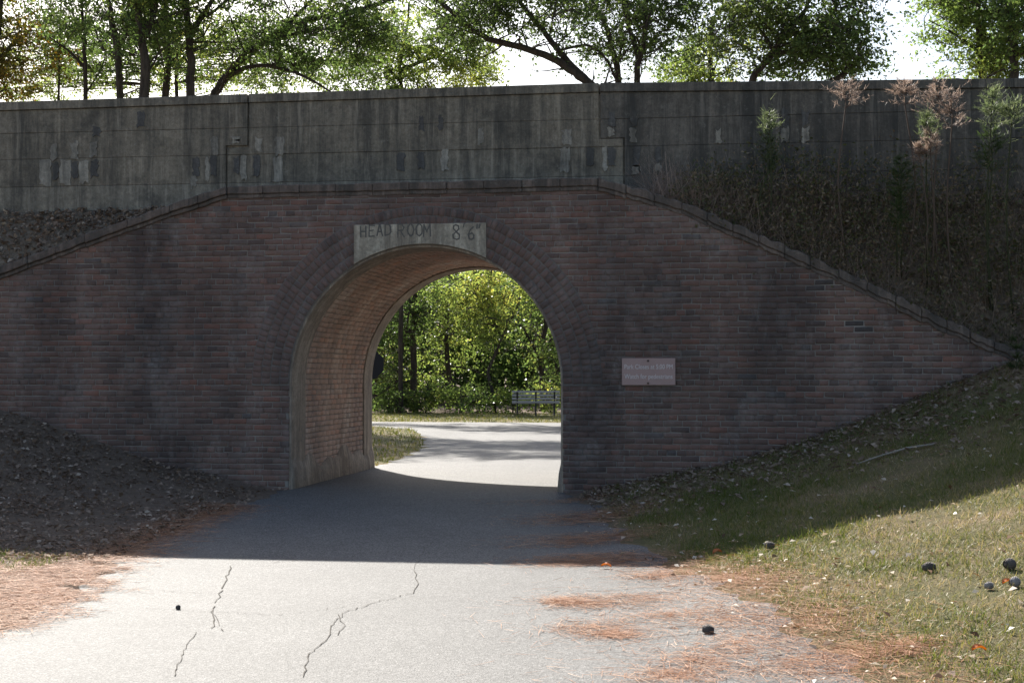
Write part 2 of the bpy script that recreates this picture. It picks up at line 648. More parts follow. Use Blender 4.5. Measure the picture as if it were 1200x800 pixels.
crack([(272, 664), (262, 690), (252, 715), (250, 742)], .010, 1)
crack([(248, 716), (256, 728), (262, 744)], .007, 2)
crack([(486, 668), (490, 682), (484, 696), (440, 707), (405, 718), (388, 736), (384, 752), (362, 768), (356, 798)], .008, 3)
crack([(398, 722), (404, 735), (396, 748)], .006, 4)
crack([(150, 691), (200, 694), (252, 697)], .004, 5)
crack([(170, 714), (250, 718), (330, 722), (420, 710)], .004, 6)
crack([(232, 742), (214, 770), (205, 798)], .006, 7)
crack([(322, 660), (410, 654), (520, 640), (610, 660)], .005, 8)
crack([(486, 668), (500, 640), (530, 628)], .005, 9)

# ------------------------------------------------------------------ brick arch
ARCH_R, SPRING, DEPTH = 1.63, 1.25, 4.1


def arch_outline(r, n=40, zb=-.5):
    out = [(-r, zb)]
    for i in range(n + 1):
        t = math.pi * (1 - i / n)
        out.append((r * math.cos(t), SPRING + r * math.sin(t)))
    out.append((r, zb))
    return out


TOP = [(-9.0, 1.42), (-5.28, 2.66), (-4.18, 3.04), (-3.1, 3.39), (-2.40, 3.60), (2.05, 3.62), (3.01, 3.33), (4.45, 2.68), (5.39, 2.24), (5.94, 1.96), (6.7, 1.62), (7.3, 1.35)]


def top_z(x):
    return lerp_profile(TOP, x)


bridge = empty('arch_bridge', (0, 0, 0), 'dark red brick arch bridge with sloping wing walls over the path', 'bridge')
half = arch_outline(ARCH_R + .012)
out = [(-9, -.5)] + half + [(7.3, -.5)] + [(x, z - .02) for x, z in reversed(TOP)]
wall = MB().prism(out, .010, .5).build('front_wall', m_mortar, bridge)
back = [(-9, -.5)] + half + [(9, -.5), (9, 1.4), (2.4, 3.6), (-2.4, 3.6), (-9, 1.42)]
MB().prism(back, 3.6, DEPTH).build('rear_wall', m_mortar, bridge)
body = [(-3.0, -.5)] + half + [(3.0, -.5), (2.4, 3.52), (-2.4, 3.52)]
vault = MB().prism(body, .503, 3.597).build('vault', m_mortar, bridge)


def brick_mesh(l, h, d=.03, b=.006, seed=0, rot=0.0):
    """a worn brick, face towards -y, centred on its face"""
    r = random.Random(seed)
    j = lambda: r.uniform(-.0045, .0045)
    x, z = l / 2, h / 2
    o = [(-x + j(), 0.006, -z + j()), (x + j(), .006, -z + j()), (x + j(), .006, z + j()), (-x + j(), .006, z + j())]
    f = [(-x + b + j(), j() * .5, -z + b), (x - b + j(), j() * .5, -z + b), (x - b, j() * .5, z - b), (-x + b, j() * .5, z - b)]
    k = [(a, d, c) for a, _, c in o]
    v = np.array(f + o + k)
    fs = [(0, 1, 2, 3)]
    for s in (0, 4):
        fs += [(s + 4 + i, s + 4 + (i + 1) % 4, s + (i + 1) % 4, s + i) for i in range(4)]
    return v, np.array(fs)


COURSE, BL, JOINT = .0668, .2150, .009
rb = random.Random(11)
RING_OUT = ARCH_R + .38
places = []
z = -.30
c = 0
while z < 3.62:
    header = c % 6 == 5
    L = .1075 if header else BL
    x = -8.4 + (L * .5 if c % 2 else 0) + rb.uniform(-.012, .012)
    while x < 7.1:
        x0, x1, z0, z1 = x, x + L, z, z + COURSE
        mid, zm = (x0 + x1) / 2, (z0 + z1) / 2
        ok = z1 < max(top_z(x0), top_z(x1)) - .075
        if zm > SPRING:
            dmin = min(math.hypot(a, b - SPRING) for a in (x0, x1) for b in (z0, z1))
            if dmin < RING_OUT and not (zm - SPRING > RING_OUT - .02):
                # cut the brick where it runs under the ring
                h = max(0.0, max(abs(z0 - SPRING), abs(z1 - SPRING)))
                need = math.sqrt(max(0, RING_OUT ** 2 - min(max(0, zm - SPRING - .01), RING_OUT) ** 2)) - .012
                if mid < 0 and x0 < -need - .025:
                    x1 = -need
                elif mid > 0 and x1 > need + .025:
                    x0 = need
                else:
                    ok = False
        else:
            if x1 > -ARCH_R and x0 < ARCH_R:
                if mid < 0 and x0 < -ARCH_R - .05:
                    x1 = -ARCH_R
                elif mid > 0 and x1 > ARCH_R + .05:
                    x0 = ARCH_R
                else:
                    ok = False
        if ok and z1 < ground_z(mid, 0) - .12:
            ok = False
        if ok:
            places.append(((x0 + x1) / 2, zm, x1 - x0))
        x += L
    z += COURSE
    c += 1


def joined_bricks(name, items, mat, parent, height=COURSE - JOINT, kind='stuff'):
    V, Fc, Rn, n = [], [], [], 0
    for i, (cx, cz, l, ang, h, dy) in enumerate(items):
        v, f = brick_mesh(l - JOINT, h, seed=i)
        ca, sa = math.cos(ang), math.sin(ang)
        w = np.stack([cx + v[:, 0] * ca - v[:, 2] * sa, v[:, 1] + dy, cz + v[:, 0] * sa + v[:, 2] * ca], 1)
        V.append(w)
        Fc.append(f + n)
        Rn += [rb.uniform(.001, 1)] * len(f)
        n += len(v)
    o = obj(name, mesh_np(name, np.concatenate(V), np.concatenate(Fc), mat, rnd=Rn), parent)
    if kind:
        o['kind'] = kind
    return o


# those that show largest: full stretchers nearest the camera, in view
def seen(cx, cz):
    rx, ry_ = cx - CX, -CY
    right, fwd = rx * CT + ry_ * ST, -rx * ST + ry_ * CT
    px = 600 + right / fwd * F
    return -5 < px < 1205 and cz > ground_z(cx, 0) + .03


full = [p for p in places if abs(p[2] - BL) < 1e-6 and seen(p[0], p[1])]
full.sort(key=lambda p: -p[0])
single = set(full[:300])
vm, fm = brick_mesh(BL - JOINT, COURSE - JOINT, seed=3)
brick_variants = []
for s in range(6):
    vm, fm = brick_mesh(BL - JOINT, COURSE - JOINT, seed=s)
    brick_variants.append(mesh_np('brick', vm, fm, m_brick))
HOLES = [at(944, 309, 0), at(1005, 380, 0), at(958, 335, 0)]  # where bricks are missing and the wall has dark holes
vm, fm = brick_mesh(BL - JOINT, COURSE - JOINT, seed=9)
m_hole_brick = plain('dark_hole_brick', (.075, .062, .058), .9, var=.6, scale=25)  # shade of the open holes painted onto whole bricks in their place
hole_brick = mesh_np('brick', vm, fm, m_hole_brick)
for p in full[:300]:
    o = bpy.data.objects.new('brick', rb.choice(brick_variants))
    o.location = (p[0], rb.uniform(-.003, .003), p[1] + rb.uniform(-.001, .001))
    o.rotation_euler = (rb.uniform(-.02, .02), rb.uniform(-.004, .004), rb.uniform(-.008, .008))
    if min(math.hypot((p[0] - g.x) / 1.6, p[1] - g.z) for g in HOLES) < .075:
        o.data = hole_brick
        o.location.y += .003
    link(o, wall)
rest = [(cx, cz, l, rb.uniform(-.004, .004), COURSE - JOINT, rb.uniform(-.003, .003)) for cx, cz, l in places if (cx, cz, l) not in single]
joined_bricks('brick_infill', rest, m_brick, wall)

# ring of bricks on edge round the opening
ring = MB()
ro = arch_outline(ARCH_R + .46, zb=SPRING - .02)
ri = arch_outline(ARCH_R + .005, zb=SPRING - .02)
ring_core = MB().prism([*ro, *reversed(ri)], -.0068, .0092).build('arch_ring', m_mortar_ring, bridge)
ring_items = []
for k in range(4):
    rm = ARCH_R + .062 + k * .1125
    n = int(math.pi * rm / .071)
    for i in range(n):
        t = math.pi * (i + .5 + (.5 if k % 2 else 0) * 0) / n
        if k < 3 and abs(rm * math.cos(t)) < .80 and math.sin(t) > 0 and t > .6 and t < 2.5 and SPRING + rm * math.sin(t) > 2.75:
            pass
        ring_items.append((rm * math.cos(t), SPRING + rm * math.sin(t), .1125, t, math.pi * rm / n - .008, rb.uniform(-.004, .003)))
arch_mesh = {}
cnt = 0
ring_rest = []
for it in ring_items:
    cx, cz, l, t, h, dy = it
    if cnt < 296:
        key = (round(h, 4), rb.randrange(3))
        if key not in arch_mesh:
            v, f = brick_mesh(l - JOINT, h, seed=key[1] + 20)
            arch_mesh[key] = mesh_np('arch_brick', v, f, m_ring)
        o = bpy.data.objects.new('arch_brick', arch_mesh[key])
        o.location = (cx, dy - .0145, cz)
        o.rotation_euler = (0, -t, 0)
        link(o, ring_core)
        cnt += 1
    else:
        ring_rest.append(it)
if ring_rest:
    joined_bricks('arch_brick_infill', [(a, b, c_, d, e, f - .0145) for a, b, c_, d, e, f in ring_rest], m_ring, ring_core)

# lining: rendered band at the mouth, then bare brick
def band(r0, r1, y0, y1, zb=-.5):
    o, i = arch_outline(r0, 48, zb), arch_outline(r1, 48, zb)
    return MB().prism([*o, *reversed(i)], y0, y1)


band(ARCH_R + .011, ARCH_R - .022, .013, .62).build('render_band', m_lining, bridge, bevel=.006)
band(ARCH_R + .011, ARCH_R - .018, 3.62, DEPTH - .01).build('render_band', m_lining, bridge)
V, Fc, Rn, n = [], [], [], 0
arc = 2 * (SPRING + .3) + math.pi * ARCH_R
ncr = int(arc / COURSE)
rv_ = random.Random(8)
for k in range(ncr):
    s = (k + .5) * arc / ncr
    y = .64 - rv_.uniform(0, BL)
    while y < 3.6:
        y0, y1 = max(y, .63), min(y + BL, 3.615)
        if y1 - y0 > .04:
            v, f = brick_mesh(y1 - y0 - JOINT, COURSE - JOINT, seed=k * 31 + int(y * 9))
            ym = (y0 + y1) / 2
            lift = rv_.uniform(-.004, .004)
            a, d, b = v[:, 0], v[:, 1] + lift, v[:, 2]
            if s < SPRING + .3:
                w = np.stack([-(ARCH_R + d), ym + a, -.3 + s + b], 1)
            elif s > arc - SPRING - .3:
                w = np.stack([ARCH_R + d, ym + a, -.3 + (arc - s) - b], 1)
            else:
                t = math.pi - (s - SPRING - .3) / ARCH_R
                rr = ARCH_R + d
                w = np.stack([rr * math.cos(t) + b * math.sin(t), ym + a, SPRING + rr * math.sin(t) - b * math.cos(t)], 1)
            V.append(w)
            Fc.append(f + n)
            Rn += [rv_.uniform(.001, 1)] * len(f)
            n += len(v)
        y += BL
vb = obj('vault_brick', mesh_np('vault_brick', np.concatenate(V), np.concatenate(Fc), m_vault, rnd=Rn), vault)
vb['kind'] = 'stuff'
# rough render skirts at the foot of the inner walls
for sx in (-1, 1):
    mb = MB()
    r = random.Random(5 + sx)
    n = 90
    vs = []
    for i in range(n + 1):
        y = .02 + (DEPTH - .04) * i / n
        h = .30 + .07 * math.sin(y * 3.1) + .05 * math.sin(y * 7.7 + 1) + r.uniform(-.008, .008)
        t = .03 + r.uniform(-.006, .01) + .012 * math.sin(y * 5)
        vs += [(sx * (ARCH_R + .005), y, -.3), (sx * (ARCH_R - .05 - t), y, -.3), (sx * (ARCH_R - .03 - t * .5), y, h * .6), (sx * (ARCH_R - .02), y, h), (sx * (ARCH_R + .005), y, h + .01)]
    fs = []
    for i in range(n):
        for j in range(4):
            s = i * 5 + j
            fs.append((s, s + 1, s + 6, s + 5))
    fs += [(0, 1, 2, 3, 4), tuple(n * 5 + j for j in range(4, -1, -1))]
    mb.add(vs, fs).build('footing_render', m_lining, bridge, smooth=True)

# coping along the wing walls: short lengths laid on the slope
rc = random.Random(3)


def coping_run(pts, step, ragged, proud):
    for (x0, z0), (x1, z1) in zip(pts, pts[1:]):
        n = max(1, int(round(math.hypot(x1 - x0, z1 - z0) / step)))
        for i in range(n):
            a, b = i / n, (i + 1) / n
            xa, za, xb, zb = x0 + (x1 - x0) * a, z0 + (z1 - z0) * a, x0 + (x1 - x0) * b - .003, z0 + (z1 - z0) * b
            j = lambda: rc.uniform(-ragged, ragged)
            dy = rc.uniform(-.012, .012)
            m = 4
            up = [(xa + (xb - xa) * k / m, za + (zb - za) * k / m + .012 + j()) for k in range(m + 1)]
            lo = [(xa + (xb - xa) * k / m, za + (zb - za) * k / m - .085 + j() * .6) for k in range(m + 1)]
            o = MB().prism(lo + up[::-1], -proud + dy, .36).build('coping_stone', m_coping, bridge, bevel=.010)
            lo2 = [(x, z - .003) for x, z in lo]
            lo3 = [(x, z - .050 + j() * .4) for x, z in lo]
            MB().prism(lo3 + lo2[::-1], -proud * .5 + dy, .30).build('coping_moulding', m_coping, o, bevel=.006)


coping_run([(x, z) for x, z in TOP if x <= -2.3], .46, .010, .065)
coping_run([(-2.40, 3.60), (2.05, 3.62)], .44, .008, .035)
coping_run([(x, z) for x, z in TOP if 2.0 < x], .30, .022, .035)
# headroom plaque over the crown
zt = at(490, 262, 0).z
xa, xb = at(415, 275, 0).x, at(570, 275, 0).x
bot = []
for i in range(25):
    x = xa + (xb - xa) * i / 24
    bot.append((x, SPRING + math.sqrt((ARCH_R + .012) ** 2 - x * x)))
plaque = MB().prism([*bot, (xb, zt), (xa, zt - .005)], -.032, .02).build('plaque', m_plaque, bridge, bevel=.004)
plaque['label'] = 'pale painted panel lettered HEAD ROOM above the arch'
STROKES = {'H': [[(0, 0), (0, 1)], [(.6, 0), (.6, 1)], [(0, .5), (.6, .5)]], 'E': [[(.6, 0), (0, 0), (0, 1), (.6, 1)], [(0, .52), (.45, .52)]],
           'A': [[(0, 0), (.32, 1), (.64, 0)], [(.12, .38), (.52, .38)]], 'D': [[(0, 0), (0, 1), (.35, .95), (.58, .7), (.58, .3), (.35, .05), (0, 0)]],
           'R': [[(0, 0), (0, 1), (.4, .98), (.58, .76), (.4, .52), (0, .5)], [(.25, .5), (.6, 0)]],
           'O': [[(.3, 0), (.06, .2), (0, .5), (.06, .8), (.3, 1), (.54, .8), (.6, .5), (.54, .2), (.3, 0)]],
           'M': [[(0, 0), (.02, 1), (.34, .4), (.66, 1), (.68, 0)]],
           '8': [[(.3, .53), (.08, .72), (.1, .93), (.3, 1), (.5, .93), (.52, .72), (.3, .53), (.04, .33), (.06, .07), (.3, 0), (.54, .07), (.56, .33), (.3, .53)]],
           '6': [[(.5, 1), (.2, .78), (.03, .4), (.08, .1), (.3, 0), (.52, .1), (.56, .33), (.36, .52), (.08, .4)]],
           "'": [[(.1, 1.0), (.05, .75)]], '"': [[(.05, 1.0), (.0, .72)], [(.28, 1.02), (.2, .74)]]}


def letter(ch, px, py, h, y, parent, mat, w=.011, seed=0):
    r = random.Random(seed)
    p = at(px, py, 0)
    mb = MB()
    for k, st in enumerate(STROKES[ch]):
        for (x0, z0), (x1, z1) in zip(st, st[1:]):
            a = Vector((p.x + x0 * h * .82, 0, p.z + z0 * h)) + Vector((r.uniform(-.004, .004), 0, r.uniform(-.004, .004)))
            b = Vector((p.x + x1 * h * .82, 0, p.z + z1 * h)) + Vector((r.uniform(-.004, .004), 0, r.uniform(-.004, .004)))
            d = (b - a).normalized()
            nrm = Vector((-d.z, 0, d.x)) * (w * r.uniform(.8, 1.15))
            a, b = a - d * w * .6, b + d * w * .6
            yy = y - k * .0006 - rb.uniform(0, .0008)
            mb.add([(a.x + nrm.x, yy, a.z + nrm.z), (b.x + nrm.x, yy, b.z + nrm.z), (b.x - nrm.x, yy, b.z - nrm.z), (a.x - nrm.x, yy, a.z - nrm.z),
                    (a.x + nrm.x, y + .006, a.z + nrm.z), (b.x + nrm.x, y + .006, b.z + nrm.z), (b.x - nrm.x, y + .006, b.z - nrm.z), (a.x - nrm.x, y + .006, a.z - nrm.z)],
                   [(0, 1, 2, 3), (7, 6, 5, 4), (0, 4, 5, 1), (1, 5, 6, 2), (2, 6, 7, 3), (3, 7, 4, 0)])
    mb.build('letter', mat, parent)


for i, (ch, px, py, h) in enumerate([('H', 423, 278, .13), ('E', 433, 277, .13), ('A', 442, 276.5, .135), ('D', 452, 276, .135), ('R', 467, 278, .15), ('O', 478, 277, .15), ('O', 488, 277, .15),
                                     ('M', 497, 277, .14), ('8', 531, 280.5, .17), ("'", 543, 280, .18), ('6', 549, 281, .15), ('"', 559, 280, .17)]):
    letter(ch, px, py, h, -.0335, plaque, m_letter, .0085, i)

# ------------------------------------------------------------------ concrete parapet
YP = .9
parapet = empty('concrete_parapet', (0, YP + .15, 3.3), 'stained grey concrete parapet wall running along the top of the bridge', 'parapet')


def on_parapet(px, py):
    p = at(px, py, YP)
    return p.x, p.z


tl, tr = on_parapet(0, 119.5), on_parapet(1200, 91.5)
t1, t2 = on_parapet(290, 109.5), on_parapet(703, 96.5)
PT = [(-16, tl[1] + .02), tl, t1, t2, tr, (18, tr[1])]


def par_top(x):
    return lerp_profile(PT, x)


j1t, j1b = on_parapet(290, 140)[0], on_parapet(264.5, 190)[0]
j2t, j2b = on_parapet(703, 130)[0], on_parapet(731.5, 185)[0]
zj1, zj2 = on_parapet(280, 172)[1], on_parapet(717, 161)[1]
lev = [on_parapet(500, y)[1] for y in (210, 176, 144)]       # lift seams
print('parapet', PT, j1t, j1b, j2t, j2b, zj1, zj2, lev)
ZB = 2.9


def lift(name, poly, parent, dy=0.0, mat=None):
    o = MB().prism(poly, YP + dy, YP + .30).build(name, mat or m_conc, bevel=.0045)
    o.parent = parent
    o.matrix_parent_inverse.translation = -Vector(parent.location)
    return o


G = .002
zmid = (zj1 + zj2) / 2
rl = random.Random(2)


def panel(edges_low, edges_up, zs, step, mat=None):
    """edges_low/edges_up: x range below and above the step"""
    lo, up = edges_low, edges_up
    for (z0, z1) in zs:
        if z1 > 4.5:
            poly = [(up[0], z0 + G), (up[1], z0 + G)]
            n = 6
            for i in range(n, -1, -1):
                x = up[0] + (up[1] - up[0]) * i / n
                poly.append((x, par_top(x) - .112))
        elif z0 < zmid < z1:
            poly = [(lo[0], z0 + G), (lo[1], z0 + G), (lo[1], zj2 + step), (up[1], zj2 + step), (up[1], z1), (up[0], z1), (up[0], zj1 + step), (lo[0], zj1 + step)]
        else:
            poly = [(lo[0], z0 + G), (lo[1], z0 + G), (lo[1], z1), (lo[0], z1)]
        lift('concrete_lift', poly, parapet, rl.uniform(-.004, .004), mat or (m_conc_low if z0 == ZB else None))
    lo = edges_up
    n = 6
    top = [(lo[0] + (lo[1] - lo[0]) * i / n) for i in range(n + 1)]
    lift('cap', [(x, par_top(x) - .108) for x in top] + [(x, par_top(x)) for x in reversed(top)], parapet, -.028, mat)


ZS = [(ZB, lev[0]), (lev[0], lev[1]), (lev[1], lev[2]), (lev[2], 6)]
gp = .011
panel((j1b + gp, j2b - gp), (j1t + gp, j2t - gp), ZS, -gp)
panel((-16, j1b - gp), (-16, j1t - gp), ZS, gp)
panel((j2b + gp, 18), (j2t + gp, 18), ZS, gp, m_conc_darker)
bk = MB().prism([(-15.9, ZB), (17.9, ZB), (17.9, par_top(17) - .12), *[(x, par_top(x) - .13) for x in (tr[0], t2[0], t1[0], tl[0])], (-15.9, par_top(-15) - .12)], YP + .03, YP + .26).build('backing', m_conc)
bk.parent = parapet
bk.matrix_parent_inverse.translation = -Vector(parapet.location)

PATCH = [(58, 168, 66, 185, 1), (82, 167, 90, 185, 1), (104, 166, 112, 184, 1), (45, 188, 59, 216, 1), (69, 188, 82, 216, 1), (92, 188, 103, 215, 1), (60, 190, 67, 209, 0), (83, 189, 91, 208, 0), (105, 187, 113, 207, 0),
         (247, 160, 255, 180, 1), (225, 186, 233, 205, 0), (240, 183, 245, 212, 1), (246, 183, 253, 205, 0), (222, 206, 229, 220, 1), (271, 160, 280, 168, 1), (273, 183, 280, 202, 0), (281, 182, 288, 211, 1), (296, 183, 304, 206, 0),
         (322, 160, 332, 181, 1), (320, 183, 331, 212, 1), (298, 161, 306, 178, 1), (465, 178, 474, 200, 0), (490, 177, 498, 198, 0), (517, 176, 525, 199, 1), (491, 137, 497, 152, 0), (513, 136, 519, 150, 0),
         (659, 152, 670, 170, 1), (657, 173, 668, 199, 1), (688, 172, 696, 194, 0), (707, 172, 712, 200, 1), (713, 172, 721, 193, 0), (713, 150, 720, 159, 1), (713, 130, 721, 148, 0), (739, 130, 747, 148, 0),
         (738, 150, 746, 166, 1), (742, 172, 750, 192, 0), (742, 194, 750, 203, 1), (768, 171, 775, 190, 0), (768, 191, 775, 200, 1), (917, 128, 925, 148, 0), (917, 149, 925, 166, 1), (941, 128, 949, 147, 0),
         (941, 148, 949, 165, 1), (941, 168, 949, 182, 0), (840, 150, 846, 166, 1), (160, 130, 168, 148, 0), (108, 148, 116, 160, 0), (560, 150, 566, 168, 1)]
for x0, y0, x1, y1, light in PATCH:
    a, b = on_parapet(x0, y1), on_parapet(x1, y0)
    cor = [(a[0], a[1]), (b[0], a[1]), (b[0], b[1]), (a[0], b[1])]
    poly = []
    for k in range(4):
        (xa_, za_), (xb_, zb_) = cor[k], cor[(k + 1) % 4]
        m = 3 if k % 2 == 0 else 6
        for i in range(m):
            poly.append((xa_ + (xb_ - xa_) * i / m + rl.gauss(0, .009), za_ + (zb_ - za_) * i / m + rl.gauss(0, .014)))
    o = MB().prism(poly, YP - .0095 + rl.uniform(-.001, .001), YP + .02).build('patch', m_patch_l if light else m_patch_d)
    o.parent = parapet
    o.matrix_parent_inverse.translation = -Vector(parapet.location)

# ------------------------------------------------------------------ embankment behind the wing walls
ZBL, ZBR = on_parapet(90, 246)[1], on_parapet(1000, 222)[1]


def bank_z(x, y):
    zf = top_z(x) - .05 if -9 < x < 7.3 else -9
    zf = max(zf, ground_z(x, .25) - .05)
    zb = ZBL if x < 0 else ZBR
    zb = max(zb, zf + .1)
    if y <= YP:
        t = max(0, (y - .20) / (YP - .20))
        return zf + (zb - zf) * t ** .8 + .02 * bumps(x * 2, y * 2)
    if y <= 3.9:
        return zb + .25 * min(1, (y - YP) / .5)
    return -.5


eys = [.20, .34, .48, .62, .76, YP + .03, 1.3, 2.0, 3.0, 3.85, 4.02]
for name, exs in (('embankment', list(np.arange(-9, -2.4, .2)) + [-2.45]), ('embankment', list(np.arange(2.45, 7.4, .2)))):
    ev = []
    lim = -30 if exs[0] < 0 else 30
    exs = ([lim, -16, -12] + exs) if lim < 0 else (exs + [9, 12, 18, lim])
    for y in eys:
        for x in exs:
            ev.append((x, y, bank_z(x, y)))
    n = len(exs)
    ef = [(j * n + i, j * n + i + 1, (j + 1) * n + i + 1, (j + 1) * n + i) for j in range(len(eys) - 1) for i in range(n - 1)]
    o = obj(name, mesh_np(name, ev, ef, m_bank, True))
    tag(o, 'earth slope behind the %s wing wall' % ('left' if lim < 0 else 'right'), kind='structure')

# ------------------------------------------------------------------ sign on the wall
p0, p1 = at(729, 451, 0), at(791.5, 419.5, 0)
sg = empty('park_sign', ((p0.x + p1.x) / 2, -.03, p0.z), 'faded brown painted sign bolted to the brick wall, two lines of pale lettering', 'sign')
W, H = p1.x - p0.x, p1.z - p0.z
MB().box(-W / 2, W / 2, -.006, .012, 0, H).build('board', m_sign, sg, bevel=.002)
for zc in (H * .90, H * .07):
    MB().tube([(-.005, -.016, zc), (-.005, -.002, zc)], .012, 8).build('bolt', m_bolt, sg)


def text_mesh(body, size, mat, name):
    cu = bpy.data.curves.new(name, 'FONT')
    cu.body = body
    cu.size = size
    cu.align_x = 'CENTER'
    cu.extrude = .0015
    t = bpy.data.objects.new(name, cu)
    COL.objects.link(t)
    dg = bpy.context.evaluated_depsgraph_get()
    me = bpy.data.meshes.new_from_object(t.evaluated_get(dg))
    bpy.data.objects.remove(t, do_unlink=True)
    me.materials.clear()
    me.materials.append(mat)
    return me


for body, zc in (('Park Closes at 5:00 PM', H * .60), ('Watch for pedestrians', H * .24)):
    me = text_mesh(body, .075, m_sign_text, 'lettering')
    wx = max(v.co.x for v in me.vertices) - min(v.co.x for v in me.vertices)
    o = obj('lettering', me, sg)
    o.location = (0, -.0085, zc)
    o.rotation_euler = (R(90), 0, 0)
    o.scale = (W * .90 / wx, 1, 1)

# ------------------------------------------------------------------ bench beyond the path
bp = on_ground(628, 487)
bench = empty('park_bench', bp, 'grey slatted park bench with three dark supports at the edge of the woods', 'bench', rz=TH)
BW = (657 - 601) / F * ((bp - Vector((CX, CY, 0))).dot(Vector((-ST, CT, 0))))
bs = BW / 1.6
print('bench', bp, BW)
for k in range(4):
    zz, yy = (.80 - k * .112) * bs, (.02 + k * .028) * bs
    MB().box(-BW / 2, BW / 2, yy - .016, yy + .016, zz - .036, zz + .036).build('back_slat', m_bench, bench, bevel=.004)
for k in range(4):
    yy = (.16 + k * .105) * bs
    MB().box(-BW / 2, BW / 2, yy - .042, yy + .042, .40 * bs, .432 * bs).build('seat_slat', m_bench, bench, bevel=.004)
for x in (-BW * .39, 0, BW * .39):
    f = MB()
    w = .024
    f.prism([(x - w, -.03), (x + w, -.03), (x + w, .40 * bs), (x - w, .40 * bs)], .06 * bs, .12 * bs)
    f.prism([(x - w, .355 * bs), (x + w, .355 * bs), (x + w, .398 * bs), (x - w, .398 * bs)], .125 * bs, .52 * bs)
    f.prism([(x - w, -.03), (x + w, -.03), (x + w, .35 * bs), (x - w, .35 * bs)], .46 * bs, .52 * bs)
    f.add([(x - w, .118 * bs, .40 * bs), (x + w, .118 * bs, .40 * bs), (x + w, .16 * bs, .40 * bs), (x - w, .16 * bs, .40 * bs), (x - w, -.0 * bs - .03, .80 * bs), (x + w, -.03, .80 * bs), (x + w, -.001 * bs, .80 * bs), (x - w, -.001 * bs, .80 * bs)],
          [(3, 2, 1, 0), (4, 5, 6, 7), (0, 1, 5, 4), (1, 2, 6, 5), (2, 3, 7, 6), (3, 0, 4, 7)])
    f.build('support', m_bench_leg, bench)

# ------------------------------------------------------------------ back of an octagonal sign beyond the arch, left
SY = 13.6
sc = at(433, 427, SY)
ss = empty('road_sign', (sc.x, SY, ground_z(sc.x, SY)), 'dark back of an octagonal sign half hidden by the left arch edge', 'sign', rz=.1)
zc = sc.z - ground_z(sc.x, SY)
orad = .325
octa = [(orad * math.cos(R(22.5 + 45 * i)), zc + orad * math.sin(R(22.5 + 45 * i))) for i in range(8)]
MB().prism(octa, 0, .004).build('plate', m_sign_back, ss)
MB().box(-.025, .025, -.035, -.002, 0, zc + orad * .9).build('post', m_post, ss)
for k in (-.18, .18):
    MB().tube([(0, -.045, zc + k), (0, -.036, zc + k)], .012, 6).build('bolt', m_bolt, ss)


# ------------------------------------------------------------------ leaves, needles, blades (numpy)
def frames(rs, n, up_bias=0.0):
    d = rs.normal(size=(n, 3))
    d[:, 2] += up_bias
    d /= np.linalg.norm(d, axis=1)[:, None]
    e = rs.normal(size=(n, 3))
    e -= d * (e * d).sum(1)[:, None]
    e /= np.linalg.norm(e, axis=1)[:, None]
    return d, e, np.cross(d, e)


def leaf_mesh(name, centres, size, mat, rs, aspect=.55, fold=.12, rnd=None, up=None):
    n = len(centres)
    d, e, nn = frames(rs, n)
    if up is not None:
        # lie roughly flat
        nn = rs.normal(size=(n, 3)) * up + np.array([0, 0, 1.0])
        nn /= np.linalg.norm(nn, axis=1)[:, None]
        d = rs.normal(size=(n, 3))
        d -= nn * (d * nn).sum(1)[:, None]
        d /= np.linalg.norm(d, axis=1)[:, None]
        e = np.cross(nn, d)
    s = (size * (rs.uniform(.6, 1.3, n) if up is None else .45 + 1.25 * rs.uniform(0, 1, n) ** 2.2))[:, None]
    a = centres - d * s * .5
    b = centres + e * s * aspect * .5 + nn * s * fold - d * s * .05
    c_ = centres + d * s * .5
    f = centres - e * s * aspect * .5 + nn * s * fold - d * s * .05
    V = np.stack([a, b, c_, f], 1).reshape(-1, 3)
    Fc = np.arange(4 * n).reshape(-1, 4)
    if rnd is None:
        rnd = np.clip(rs.uniform(0, 1, n), .001, 1)
    return mesh_np(name, V, Fc, mat, rnd=rnd)


def needle_mesh(name, base, direction, length, width, mat, rs, rnd=None):
    """thin blades: base (n,3), direction (n,3) unit, length (n), width"""
    n = len(base)
    side = np.cross(direction, rs.normal(size=(n, 3)) * .3 + np.array([0, 0, 1.0]))
    side /= np.linalg.norm(side, axis=1)[:, None] + 1e-9
    w = (width * rs.uniform(.6, 1.2, n))[:, None]
    L = np.asarray(length)[:, None]
    tip = base + direction * L
    V = np.stack([base - side * w, base + side * w, tip + side * w * .35, tip - side * w * .35], 1).reshape(-1, 3)
    if rnd is None:
        rnd = rs.uniform(.001, 1, n)
    return mesh_np(name, V, np.arange(4 * n).reshape(-1, 4), mat, rnd=np.clip(rnd, .001, 1))


# ------------------------------------------------------------------ trees
def smooth_path(pts, n=4):
    pts = [Vector(p) for p in pts]
    out = []
    for i in range(len(pts) - 1):
        p0, p1, p2, p3 = pts[max(i - 1, 0)], pts[i], pts[i + 1], pts[min(i + 2, len(pts) - 1)]
        for k in range(n):
            t = k / n
            out.append(.5 * ((2 * p1) + (p2 - p0) * t + (2 * p0 - 5 * p1 + 4 * p2 - p3) * t * t + (3 * p1 - p0 - 3 * p2 + p3) * t ** 3))
    out.append(pts[-1])
    return out


